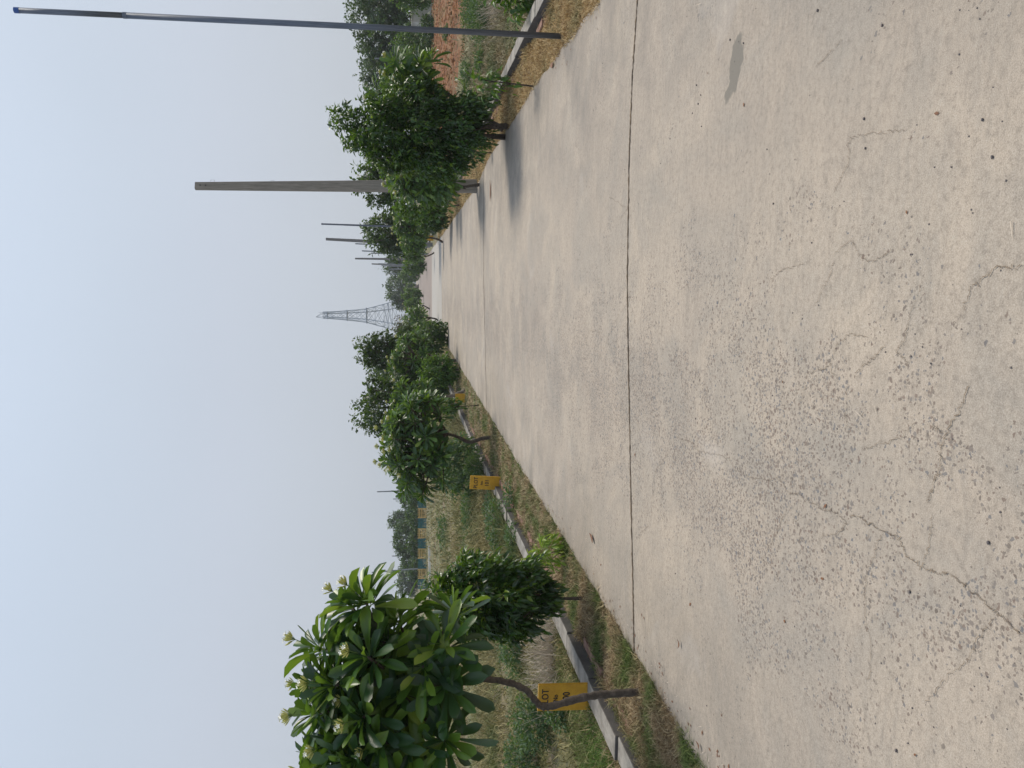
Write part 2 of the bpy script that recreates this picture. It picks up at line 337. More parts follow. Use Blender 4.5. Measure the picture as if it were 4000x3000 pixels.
# kerb
m, nt, b, out = new_mat('kerb_concrete'); M['kerb'] = m
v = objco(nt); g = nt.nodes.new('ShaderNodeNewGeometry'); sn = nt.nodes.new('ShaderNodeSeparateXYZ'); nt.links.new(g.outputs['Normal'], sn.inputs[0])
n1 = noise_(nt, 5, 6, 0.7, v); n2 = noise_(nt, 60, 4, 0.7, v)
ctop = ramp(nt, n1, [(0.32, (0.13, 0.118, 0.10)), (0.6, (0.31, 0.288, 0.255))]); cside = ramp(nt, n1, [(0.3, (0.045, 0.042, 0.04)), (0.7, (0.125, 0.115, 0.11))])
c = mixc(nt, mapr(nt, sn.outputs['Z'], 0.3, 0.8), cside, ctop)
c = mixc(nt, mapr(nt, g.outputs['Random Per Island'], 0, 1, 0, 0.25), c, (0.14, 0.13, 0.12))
nt.links.new(c, b.inputs['Base Color']); b.inputs['Roughness'].default_value = 0.9; bump(nt, b, n2, 0.5, 0.006)
M['brick'] = plain('brick_edging', (0.16, 0.075, 0.055), (0.30, 0.19, 0.15), 9, 0.95, 0.5)
m, nt, b, out = new_mat('yellow_paint'); M['yellow'] = m
v = objco(nt); n1 = noise_(nt, 14, 6, 0.7, v); n2 = noise_(nt, 90, 3, 0.6, v)
c = ramp(nt, n1, [(0.3, (0.46, 0.235, 0.012)), (0.7, (0.60, 0.33, 0.018))]); c = mixc(nt, mapr(nt, n2, 0.62, 0.75, 0, 0.6), c, (0.20, 0.13, 0.06))
nt.links.new(c, b.inputs['Base Color']); b.inputs['Roughness'].default_value = 0.55
M['black'] = plain('black_paint', (0.012, 0.010, 0.010), (0.035, 0.025, 0.02), 60, 0.6)
M['pipe'] = plain('galvanised_pipe', (0.075, 0.092, 0.125), (0.15, 0.175, 0.22), 5, 0.45, 0.1, 0.3, vs_=(20, 20, 1))
M['pipef'] = plain('weathered_pipe', (0.16, 0.18, 0.20), (0.26, 0.28, 0.31), 3, 0.55, 0, 0.2)
M['cap'] = plain('blue_plastic', (0.015, 0.07, 0.28), (0.02, 0.10, 0.36), 20, 0.4)
M['pcc'] = plain('pole_concrete', (0.19, 0.172, 0.148), (0.31, 0.28, 0.245), 3.5, 0.9, 0.3, vs_=(8, 8, 1))
M['pccd'] = plain('pole_concrete_grey', (0.13, 0.13, 0.135), (0.22, 0.21, 0.21), 4, 0.9, 0.3, vs_=(8, 8, 1))
M['steel'] = plain('tower_steel', (0.24, 0.29, 0.35), (0.34, 0.39, 0.45), 1, 0.5, 0, 0.3)
M['fy'] = plain('fence_yellow', (0.50, 0.33, 0.10), (0.62, 0.43, 0.16), 6, 0.7)
M['ft'] = plain('fence_teal', (0.008, 0.085, 0.095), (0.018, 0.14, 0.15), 6, 0.7)
M['white'] = plain('whitewash', (0.42, 0.41, 0.39), (0.66, 0.65, 0.62), 2.5, 0.9, 0.2)
M['brownwall'] = plain('brown_wall', (0.12, 0.09, 0.08), (0.20, 0.155, 0.135), 3, 0.9)
M['dark'] = plain('dark_opening', (0.02, 0.02, 0.02), (0.04, 0.04, 0.04), 3, 1.0)
M['fallen'] = plain('fallen_leaf', (0.10, 0.035, 0.015), (0.22, 0.10, 0.04), 50, 0.7)

# ------------------------------------------------------------------ setting: ground, road, kerbs
def kerbL(y): return -float(np.interp(y, [-5, 4, 6, 10, 14, 19, 30, 60, 200], [3.22, 3.24, 3.29, 3.42, 3.56, 3.74, 3.85, 3.9, 3.9]))
def kerbR(y): return float(np.interp(y, [-5, 9, 13, 21, 40, 200], [3.2, 3.2, 3.26, 3.2, 3.3, 3.4]))
def nse(x, y, s=1.0, o=0.0): return mnoise.noise(Vector((x * s + o, y * s - o, o)))
def fieldz(x, y):
    k = (-x + kerbL(y)) if x < 0 else (x - kerbR(y))
    if k < 0.05: return -0.015
    a = min(1.0, k / 1.5)
    return 0.03 + a * (0.05 * nse(x, y, 0.25, 3) + 0.02 * nse(x, y, 1.1, 8))
ys = np.concatenate([np.arange(-6, 30, 0.4), np.arange(30, 80, 1.5), [80, 90, 105, 130, 170, 240, 350, 600, 1200, 3000]])
def xrow(y):
    kl, kr = kerbL(y), kerbR(y)
    L = [kl - d for d in (2500, 900, 300, 150, 90, 60, 45, 35, 28, 22, 17, 13, 10, 8, 6.5, 5.2, 4.2, 3.4, 2.7, 2.1, 1.6, 1.2, 0.85, 0.55, 0.3, 0.1)]
    mid = [kl + 0.02, kl + 0.2, -2.5, 0, 2.5, kr - 0.2, kr - 0.02]
    R = [kr + d for d in (0.1, 0.3, 0.55, 0.85, 1.2, 1.6, 2.1, 2.7, 3.4, 4.2, 5.2, 6.5, 8, 10, 13, 17, 22, 28, 35, 45, 60, 90, 150, 300, 900, 2500)]
    return L + mid + R
gm = MB(); V = []; nx = len(xrow(0))
for y in ys:
    for x in xrow(y): V.append((x, y, fieldz(x, y) if not -2.6 < x < 2.6 else -0.05))
gm.add(V, [(j * nx + i, j * nx + i + 1, (j + 1) * nx + i + 1, (j + 1) * nx + i) for j in range(len(ys) - 1) for i in range(nx - 1)])
tag(gm.build('ground', M['soil'], smooth=True), kind='structure')

rm = MB(); V = []
def edgeR(y): return float(np.interp(y, [-4, 6.7, 10, 16, 19, 23, 32, 60, 150, 300], [2.42, 2.42, 2.58, 2.60, 2.36, 2.38, 2.38, 2.5, 2.6, 2.6]))
ry = np.concatenate([np.arange(-4, 24, 0.12), np.arange(24, 80, 0.8), np.arange(80, 330, 6)])
for y in ry:
    jl = 0.035 * nse(0, y, 2.0, 5) + 0.05 * nse(0, y, 0.5, 9) + (0.06 * max(0, (5 - y)) / 2 if y < 5 else 0)
    jr = 0.035 * nse(3, y, 2.2, 2) + 0.05 * nse(9, y, 0.6, 4)
    for x, z in ((-2.64 - jl, -0.06), (-2.63 - jl, -0.006), (-2.60 - jl, 0.0), (0, 0.006), (edgeR(y) - 0.03 + jr, 0.0), (edgeR(y) + jr, -0.006), (edgeR(y) + 0.01 + jr, -0.06)): V.append((x, y, z))
rm.add(V, [(j * 7 + i, j * 7 + i + 1, (j + 1) * 7 + i + 1, (j + 1) * 7 + i) for j in range(len(ry) - 1) for i in range(6)])
tag(rm.build('road', M['road'], smooth=False), kind='structure')
def rz(x): return 0.006 * (1 - abs(x) / 2.6) if abs(x) < 2.6 else 0.0

def ribbon(mb, pts, w0, w1, sub=10, jit=0.012, z=0.004):
    pts = np.asarray(pts)[:, :2]; out = []
    for i in range(len(pts) - 1):
        n = max(2, int(np.linalg.norm(pts[i + 1] - pts[i]) / 0.03)) if sub is None else sub
        for k in range(n): out.append(pts[i] + (pts[i + 1] - pts[i]) * k / n)
    out.append(pts[-1]); out = np.array(out)
    out[1:-1] += rng.normal(size=(len(out) - 2, 2)) * jit
    t = np.gradient(out, axis=0); t /= np.linalg.norm(t, axis=1)[:, None] + 1e-9; nn = np.stack([-t[:, 1], t[:, 0]], 1)
    w = rng.uniform(w0, w1, len(out)) / 2; w[0] = w[-1] = w0 / 3
    V = []
    for p, q, ww in zip(out, nn, w):
        V.append((*(p - q * ww), rz(p[0]) + z)); V.append((*(p + q * ww), rz(p[0]) + z))
    mb.add(V, [(2 * i, 2 * i + 1, 2 * i + 3, 2 * i + 2) for i in range(len(out) - 1)])
jm = MB()
def jline(pix): return [G(*p)[:2] for p in pix]
ribbon(jm, [(-2.6, 5.06)] + jline([(2474, 2300), (2466, 1900), (2458, 1400), (2454, 1094), (2461, 600), (2472, 300), (2491, 0)]) + [(2.5, 5.66)], 0.010, 0.030, 30, 0.0035)
ribbon(jm, [(-2.6, 15.8)] + jline([(1898, 1450), (1891, 1094), (1890, 850)]) + [(2.5, 17.1)], 0.025, 0.045, 30, 0.006)
ribbon(jm, [(-2.6, 37.6), (0.2, 38.9), (2.5, 39.3)], 0.09, 0.14, 20, 0.01)
jf = jm.build('expansion_joint', M['jointfill']); tag(jf, kind='structure')
C1 = [[(1770,0),(1715,125),(1665,210),(1640,300),(1635,380),(1600,450),(1580,510)],[(1530,170),(1450,245),(1370,260),(1300,285)],[(1235,0),(1230,120),(1235,190)],
 [(490,230),(560,250),(590,290),(660,300),(720,320),(750,375),(820,405),(880,415),(940,405),(980,470),(1030,480),(1120,540),(1180,550),(1230,600),(1210,640),(1110,655)],
 [(1250,560),(1330,600),(1390,635),(1460,665),(1490,740),(1560,790),(1620,815),(1680,820),(1750,880),(1830,940),(1900,1000),(1990,1080)],
 [(1385,640),(1355,720),(1315,830),(1310,1000),(1335,1100),(1335,1250),(1320,1280)],[(1600,560),(1590,700),(1560,790)],[(970,540),(930,640),(860,770)],[(1060,0),(1030,90)],
 [(1880,1010),(1800,1090),(1760,1190),(1690,1240),(1570,1380)],[(1600,180),(1650,215)],[(310,680),(380,600),(400,380),(470,280)]]
C2 = [[(1270,1610),(1350,1550),(1400,1490)],[(1060,1620),(1160,1580),(1190,1490),(1250,1440),(1320,1460)],[(1160,1580),(1180,1640)],[(1180,1100),(1255,1035),(1290,1100),(1330,1130),(1390,1110),(1430,1080)],
 [(1100,1310),(1160,1200),(1175,1130)],[(900,1220),(950,1165),(1050,1140)],[(1180,830),(1240,700),(1245,595),(1340,575),(1490,560)],[(1100,290),(1150,235),(1215,175)],[(1780,1240),(1890,1150),(1990,1150)],
 [(180,1510),(220,1400),(270,1330),(295,1290)],[(100,1470),(120,1430),(165,1435)],[(200,850),(280,900),(250,950)],[(1480,1480),(1510,1350),(1560,1230)],[(1480,1480),(1450,1510),(1500,1580)],[(1740,1350),(1775,1240)]]
ck = MB()
for cl, oy in ((C1, 1500), (C2, 0)):
    for k, ln in enumerate(cl):
        q = [G(2200 + x * 0.904, oy + y * 0.904) for x, y in ln]
        wide = (oy == 1500 and k in (0, 4)) or (oy == 0 and k in (0, 8))
        ribbon(ck, q, 0.0006, 0.0042 if wide else 0.0026, 16, 0.0045)
tag(ck.build('road_crack', M['crack']), kind='structure')
def kerb(fn, side):
    mb = MB(); y = -3.0
    while y < 200:
        Ls = 0.9 if y < 60 else 4.0
        x0, x1 = fn(y), fn(y + Ls)
        a = math.atan2(x1 - x0, Ls); h = 0.105 + rng.normal() * 0.008; w = 0.19
        cx_ = (x0 + x1) / 2 + side * (w / 2) + rng.normal() * 0.007
        mb.box((cx_, y + Ls / 2, h / 2 - 0.05), (w, Ls - 0.018, h + 0.1), -a + rng.normal() * 0.007)
        y += Ls
    return mb
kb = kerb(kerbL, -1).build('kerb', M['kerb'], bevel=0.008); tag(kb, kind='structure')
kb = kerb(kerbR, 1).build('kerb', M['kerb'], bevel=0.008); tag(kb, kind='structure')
for fn, side, ra in ((kerbL, -1, (3.0, 20)), (kerbR, 1, (6, 26))):
    mb = MB(); y = ra[0]
    while y < ra[1]:
        if nse(side * 5, y, 0.7, 6) > 0.0:
            mb.box((fn(y) - side * 0.065 + rng.normal() * 0.006, y, -0.008 + rng.normal() * 0.008), (0.085, 0.215, 0.05), -math.atan2(fn(y + 1) - fn(y), 1) + rng.normal() * 0.04)
        y += 0.23
    o = mb.build('brick_edging', M['brick'], bevel=0.006); tag(o, kind='structure')
# red soil patch
mb = MB(); cen = (14.5, 37.0); ring = []
for k in range(64):
    t = 2 * pi * k / 64; r = 1 + 0.22 * nse(cos(t) * 2, sin(t) * 2, 1, 4) + rng.normal() * 0.02
    ring.append((cen[0] + 9.5 * r * cos(t) + 5.0 * sin(t) * r * 0.8, cen[1] + 16 * r * sin(t), 0))
V = [(cen[0], cen[1], 0)]
for s_ in (0.33, 0.66, 1.0):
    V += [(cen[0] + (x - cen[0]) * s_, cen[1] + (y - cen[1]) * s_, 0) for x, y, z in ring]
V = [(x, y, 0.16 if i < 129 else 0.02) for i, (x, y, z) in enumerate(V)]
fc = [(0, 1 + k, 1 + (k + 1) % 64) for k in range(64)]
for r_ in range(2): fc += [(1 + r_ * 64 + k, 1 + (r_ + 1) * 64 + k, 1 + (r_ + 1) * 64 + (k + 1) % 64, 1 + r_ * 64 + (k + 1) % 64) for k in range(64)]
mb.add(V, fc); tag(mb.build('red_soil', M['redsoil'], smooth=True), kind='structure')

OCT = np.array([(1, 0, 0), (-1, 0, 0), (0, 1, 0), (0, -1, 0), (0, 0, .7), (0, 0, -.7), (.6, .6, .35), (-.6, -.5, .4)])
OCF = [(0, 6, 4), (6, 2, 4), (2, 1, 4), (1, 7, 4), (7, 3, 4), (3, 0, 4), (0, 2, 6), (1, 3, 7)]
n = 5000; tt = rng.uniform(0, 2 * pi, n); rr_ = np.sqrt(rng.uniform(0, 1, n)); pc = np.stack([14.5 + 10 * rr_ * np.cos(tt), 37 + 16 * rr_ * np.sin(tt), np.full(n, 0.16)], 1)
X_, Y_, Z_ = frames(np.stack([rng.normal(size=n), rng.normal(size=n), rng.normal(size=n) * .2], 1)); Vv, sz, ix = instances(OCT, OCF, pc, X_, Y_, Z_, rng.uniform(0.02, 0.11, n) ** 1.0)
tag(fast_mesh('soil_clods', Vv, sz, ix, M['redsoil']), 'rough clods of dug red soil on the right plot', 'soil', kind='stuff')
# ------------------------------------------------------------------ grass
BT = np.array([(-1, 0, 0), (1, 0, 0), (-0.7, 0, 0.5), (0.7, 0, 0.5), (0, 0, 1.0)]); BF = [(0, 1, 3, 2), (2, 3, 4)]
def grass(name, pts, h, w, mat, lean=0.6, cat='grass', label=None):
    n = len(pts); t = rng.uniform(0, 2 * pi, n)
    X = np.stack([np.cos(t), np.sin(t), np.zeros(n)], 1)
    ln = rng.normal(size=(n, 2)) * lean; Z = np.stack([ln[:, 0], ln[:, 1], np.ones(n)], 1); Z /= np.linalg.norm(Z, axis=1)[:, None]
    k = len(BT); sc3 = np.stack([w, w, h], 1)
    T = BT[None] * sc3[:, None, :]
    Vv = T[..., 0:1] * X[:, None] + T[..., 2:3] * Z[:, None] + pts[:, None]
    bend = (BT[:, 2] ** 2)[None, :, None] * (h[:, None, None] * 0.55) * np.concatenate([rng.normal(size=(n, 2)), -0.4 * np.ones((n, 1))], 1)[:, None]
    bend[:, 2:4] *= 0.6; Vv = Vv + bend
    Vv[..., 2] = np.maximum(Vv[..., 2], pts[:, None, 2] - 0.01)
    sizes = np.tile([4, 3], n); flat = np.array([0, 1, 3, 2, 2, 3, 4]); idx = (flat[None] + (np.arange(n) * k)[:, None]).ravel()
    return tag(fast_mesh(name, Vv.reshape(-1, 3), sizes, idx, mat), label, cat, kind='stuff')
def sample_y(n, y0, y1, pw=2.0):
    """denser near the camera"""
    u = rng.uniform(size=n); a, b_ = y0 ** (1 - pw), y1 ** (1 - pw); return (a + u * (b_ - a)) ** (1 / (1 - pw))
def verge_pts(n, side, y0, y1, pw=1.8):
    y = sample_y(n, y0, y1, pw); out = []
    for yy_ in y:
        k = kerbL(yy_) if side < 0 else kerbR(yy_); e = 2.63 if side < 0 else edgeR(yy_) + 0.02
        lo, hi = (k + 0.02, -e - 0.03 + 0.06) if side < 0 else (e - 0.06, k - 0.02)
        x = rng.uniform(lo, hi)
        if nse(x, yy_, 1.6, 11) + 0.45 * rng.normal() > -0.45: out.append((x, yy_, -0.015))
    return np.array(out)
pL = np.concatenate([verge_pts(70000, -1, 3.0, 45), verge_pts(12000, -1, 0.3, 3.0, 1.01)]); dL = pL[:, 1]
# clumpy height
def hh_(p, base, s): return base * (0.5 + np.array([0.9 * (nse(q[0], q[1], s, 13) + 0.55) for q in p])) * rng.uniform(0.35, 1.15, len(p))
grass('verge_grass', pL, hh_(pL, 0.10, 3.0), 0.0022 + 0.00038 * dL, M['gvl'], 1.1, label='mixed green and dried short grass between road and left kerb')
pR = np.concatenate([verge_pts(60000, 1, 5.5, 45), verge_pts(18000, 1, 0.3, 5.5, 1.01)])
grass('dry_verge_grass', pR, hh_(pR, 0.085, 3.0), 0.0022 + 0.00038 * pR[:, 1], M['gvr'], 1.2, label='golden dried short grass between road and right kerb')
def field_pts(n, side, y0, y1, xw, pw=1.7):
    y = sample_y(n, y0, y1, pw); out = []
    for yy_ in y:
        k = kerbL(yy_) - 0.22 if side < 0 else kerbR(yy_) + 0.22
        d = rng.uniform(0, 1) ** 1.5 * (xw + yy_ * 0.75)
        x = k + side * d
        if nse(x, yy_, 0.35, 21) + 0.3 * rng.normal() > -0.5: out.append((x, yy_, fieldz(x, yy_)))
    return np.array(out)
fL = field_pts(110000, -1, 4.0, 75, 3.0)
hN = np.array([max(0.25, 0.75 + 1.1 * nse(q[0], q[1], 0.3, 31)) for q in fL])
grass('field_grass', fL, hN * np.clip(0.16 + 0.012 * fL[:, 1], 0, 0.42) * rng.uniform(0.5, 1.2, len(fL)), 0.0032 + 0.0007 * fL[:, 1], M['gfl'], 0.8, label='olive and straw coloured tall grass over the left field')
fR = field_pts(90000, 1, 7.0, 75, 2.5)
def inred(x, y): return ((x - 14.5) / 11) ** 2 + ((y - 37) / 17) ** 2 < 1.0
keep = np.array([(not inred(q[0], q[1])) or rng.uniform() < 0.30 for q in fR]); fR = fR[keep]
hN = np.array([max(0.25, 0.75 + 1.1 * nse(q[0], q[1], 0.35, 41)) for q in fR])
grass('scrub_grass', fR, hN * np.clip(0.12 + 0.009 * fR[:, 1], 0, 0.30) * rng.uniform(0.5, 1.2, len(fR)), 0.003 + 0.0007 * fR[:, 1], M['gfr'], 0.85, label='dry pale scrub grass beyond the right kerb')
def kerb_tufts(n, side, y0, y1):
    y = sample_y(n, y0, y1, 1.7); out = []
    for yy_ in y:
        k = kerbL(yy_) if side < 0 else kerbR(yy_)
        if nse(side, yy_, 1.3, 51) < -0.05: continue
        s_ = rng.uniform() < 0.5
        x = k - side * abs(rng.normal()) * 0.05 if s_ else k + side * (0.20 + abs(rng.normal()) * 0.06)
        out.append((x, yy_, -0.01 if s_ else 0.02))
    return np.array(out)
for nm_, sd_, ya_, mt_ in (('verge_grass', -1, 3.5, 'gvl'), ('dry_verge_grass', 1, 7, 'gvr')):
    kt = kerb_tufts(9000, sd_, ya_, 40); hk = np.array([0.10 + 0.12 * max(0, nse(q[0], q[1], 2.5, 61) + 0.2) for q in kt]) * rng.uniform(0.4, 1.2, len(kt))
    grass(nm_, kt, hk, 0.0022 + 0.00036 * kt[:, 1], M[mt_], 0.7, label='long grass tufts growing along the %s kerb' % ('left' if sd_ < 0 else 'right'))
# fresh green strip behind near left kerb
n = 9000; y = rng.uniform(5.3, 8.2, n); x = np.array([kerbL(q) for q in y]) - 0.22 - rng.uniform(0, 1, n) ** 1.4 * 0.8
pg = np.stack([x, y, np.full(n, 0.03)], 1)
grass('fresh_grass', pg, 0.10 * rng.uniform(0.5, 1.3, n), np.full(n, 0.0035), M['gg'], 0.45, label='bright fresh green grass behind near left kerb')

# ------------------------------------------------------------------ foliage builders
def leaf_template(prof, droop=0.25, fold=0.10, ts=None):
    V = []; n = len(prof)
    for i, w in enumerate(prof):
        t = i / (n - 1) if ts is None else ts[i]
        z = -droop * t * t
        V += [(t, -w / 2, z + fold * w), (t, 0, z), (t, w / 2, z + fold * w)]
    Fc = []
    for i in range(n - 1):
        a = 3 * i; Fc += [(a, a + 3, a + 4, a + 1), (a + 1, a + 4, a + 5, a + 2)]
    return np.array(V), Fc
PL_V, PL_F = leaf_template([0.03, 0.075, 0.13, 0.205, 0.25, 0.215, 0.03], 0.20, 0.32, [0, .18, .38, .58, .77, .92, 1])
PM_V, PM_F = leaf_template([0.04, 0.18, 0.27, 0.03], 0.20, 0.3, [0, .4, .78, 1])
SL_V, SL_F = leaf_template([0.05, 0.46, 0.34, 0.02], 0.45, 0.3)
SF_V = np.array([(0, 0, 0), (0.5, -0.28, -0.08), (1, 0, -0.3), (0.5, 0.28, -0.08)]); SF_F = [(0, 1, 2, 3)]
BL_V, BL_F = leaf_template([0.05, 0.75, 0.70, 0.02], 0.2, 0.15)

def crown_dims(bb, d):
    X0, X1, Y0, Y1 = bb
    c = P((X0 + X1) / 2, (Y0 + Y1) / 2, d); a = P(X0, (Y0 + Y1) / 2, d); e = P(X1, (Y0 + Y1) / 2, d)
    l = P((X0 + X1) / 2, Y1, d); r = P((X0 + X1) / 2, Y0, d)
    return c, float(np.linalg.norm(l - r)) / 2, (a[2] - e[2]) / 2
def fill(n, rx, ry, rz_, lobes=9, shell=0.5, seed=0, taper=0.0):
    """points in a lumpy crown volume; returns pts and outward dirs"""
    D = rand_dirs(n * 2)
    r = rng.uniform(0, 1, n * 2) ** (1 / (3 + 4 * shell))
    nz_ = np.array([mnoise.noise(Vector((d[0] * 2.1 + seed, d[1] * 2.1, d[2] * 2.1 - seed))) + 0.5 * mnoise.noise(Vector((d[0] * 5 + seed, d[1] * 5, d[2] * 5))) for d in D])
    lim = 0.88 + 0.50 * nz_
    Pn = D * (r * lim)[:, None]
    # cut holes so that clumps and gaps appear
    cl = np.array([mnoise.noise(Vector((p[0] * 3.4 + seed, p[1] * 3.4 + 7, p[2] * 3.4))) for p in Pn])
    k = cl > -0.16; Pn = Pn[k][:n]; D = D[k][:n]
    if taper: Pn[:, :2] *= (1 - taper * np.clip(Pn[:, 2:3], -1, 1))
    return Pn * np.array([rx, ry, rz_]), D
def limbs(mb, base, cen, rx, rz_, r0, k=6, top=0.6):
    start = np.array(cen) - np.array([0, 0, rz_ * 0.75])
    for i in range(k):
        t = 2 * pi * i / k + rng.uniform(-0.4, 0.4)
        e = np.array(cen) + np.array([cos(t) * rx * 0.6, sin(t) * rx * 0.6, rz_ * rng.uniform(-0.1, top)])
        m_ = (start + e) / 2 + np.array([cos(t) * rx * 0.15, sin(t) * rx * 0.15, -rz_ * 0.05])
        mb.tube([start, m_, e], [r0 * 0.6, r0 * 0.4, r0 * 0.12], 6)
def leafy(kind, label, cat, base, bb, L, mat, tpl='SL', trunks=None, tr=0.02, k=5.0, cap=14000, deep=None, sprigs=0, group=None, bark='bark', d=None, droop=0.35, shell=0.4, taper=0.0, hang=True):
    base = np.array(base); d = depth(base) if d is None else d
    c, rx, rz_ = crown_dims(bb, d)
    root = empty(kind, base, label, cat, group)
    ry = rx * 0.9 if deep is None else deep
    T, Fc, ar = {'SL': (SL_V, SL_F, 0.26), 'SF': (SF_V, SF_F, 0.28), 'BL': (BL_V, BL_F, 0.5), 'PM': (PM_V, PM_F, .2)}[tpl]
    L = L * (1.25 if tpl == 'SL' else 1.0); n = int(min(cap, k * 1.25 * pi * rx * rz_ / (L * L * ar)))
    pts, D = fill(n, rx, ry, rz_, seed=rng.uniform(0, 90), shell=shell, taper=taper)
    n = len(pts)
    dirs = D * 0.9 + rand_dirs(n) * 0.9 + np.array([0, 0, -droop])
    pos = pts + c
    if sprigs:
        ex, ed = [], []
        for s_ in range(sprigs):
            a = rand_dirs(1)[0]; a[2] = abs(a[2]) * 1.1 + 0.15; a /= np.linalg.norm(a)
            p0 = c + a * np.array([rx, ry, rz_]) * 0.8
            ln_ = rng.uniform(0.12, 0.34) * (rx + rz_) / 2; a2 = a + np.array([0, 0, 0.5]); a2 /= np.linalg.norm(a2)
            for t in np.linspace(0, 1, 16):
                ex.append(p0 + a2 * ln_ * t + rng.normal(size=3) * L * 0.35); ed.append(a * 0.5 + rand_dirs(1)[0])
        pos = np.concatenate([pos, ex]); dirs = np.concatenate([dirs, ed]); n = len(pos)
    pos[:, 2] = np.maximum(pos[:, 2], 0.06)
    X, Y, Z = frames(dirs, roll=rng.normal(size=n) * 0.6)
    Vv, sz, ix = instances(T, Fc, pos, X, Y, Z, L * rng.uniform(0.6, 1.2, n))
    fast_mesh('crown', Vv, sz, ix, mat, root, smooth=tpl != 'SF')
    mb = MB()
    bot = c - np.array([0, 0, rz_ * 0.72])
    for j, tp in enumerate(trunks or [None]):
        if tp is None:
            b0 = base
            mb_pts = [b0 - np.array([0, 0, 0.05]), b0 * 0.6 + bot * 0.4 + np.array([rng.normal() * tr, rng.normal() * tr, 0]), bot, c + np.array([0, 0, rz_ * 0.2])]
        else: mb_pts = [np.array(q) for q in tp] + [bot * 0.5 + np.array(tp[-1]) * 0.5, c]
        rr = np.linspace(tr, tr * 0.35, len(mb_pts)); rr[0] *= 1.25
        mb.tube(mb_pts, list(rr), 8)
    mb.build('trunk', M[bark], root, smooth=True)
    lb = MB(); limbs(lb, base, c, rx, rz_, tr * 0.8); lb.build('branch', M[bark], root, smooth=True)
    return root
# flower cluster template meshes (shared)
def flower_mesh():
    st, bd, fl = MB(), MB(), MB()
    st.tube([(0, 0, 0), (0, 0.004, 0.05), (0.004, 0, 0.10)], [0.004, 0.0035, 0.003], 5)
    for i in range(18):
        t = i * 2.4; tilt = 0.2 + 0.7 * ((i % 5) / 4)
        d_ = np.array([cos(t) * sin(tilt), sin(t) * sin(tilt), cos(tilt)]); s0 = np.array([0.003, 0, 0.085 + 0.002 * (i % 4)])
        e0 = s0 + d_ * 0.035; e1 = s0 + d_ * 0.085
        st.tube([s0, e0], [0.0018, 0.0018], 4)
        bd.tube([e0, (e0 + e1) / 2 + d_ * 0.006, e1], [0.003, 0.006, 0.0025], 5)
        if i % 9 == 1:
            X, Y, Z = frames(d_[None]); X, Y, Z = X[0], Y[0], Z[0]
            for k in range(5):
                a = 2 * pi * k / 5; r_ = cos(a) * Y + sin(a) * Z; q_ = -sin(a) * Y + cos(a) * Z
                p0 = e1; fl.add([p0, p0 + r_ * 0.012 + q_ * 0.008 + X * 0.006, p0 + r_ * 0.025 + X * 0.006, p0 + r_ * 0.013 - q_ * 0.006 + X * 0.009], [(0, 1, 2, 3)])
    o1 = []
    for mb, mt, nm in ((st, 'stalk', 'flower_stalk'), (bd, 'bud', 'flower_bud'), (fl, 'flower', 'petal')):
        me = bpy.data.meshes.new(nm); me.from_pydata(np.concatenate(mb.v).tolist(), [], mb.f); me.materials.append(M[mt]); o1.append((nm, me))
    me = bpy.data.meshes.new('flower_cluster'); Vs = []; Fs = []; mi = []; n_ = 0
    for j, mb in enumerate((st, bd, fl)):
        Vs += np.concatenate(mb.v).tolist(); Fs += [tuple(i + n_ for i in f) for f in mb.f]; mi += [j] * len(mb.f); n_ = len(Vs)
    me.from_pydata(Vs, [], Fs)
    for q in ('stalk', 'bud', 'flower'): me.materials.append(M[q])
    me.polygons.foreach_set('material_index', mi); me.update(); return me
FLOWER = flower_mesh()
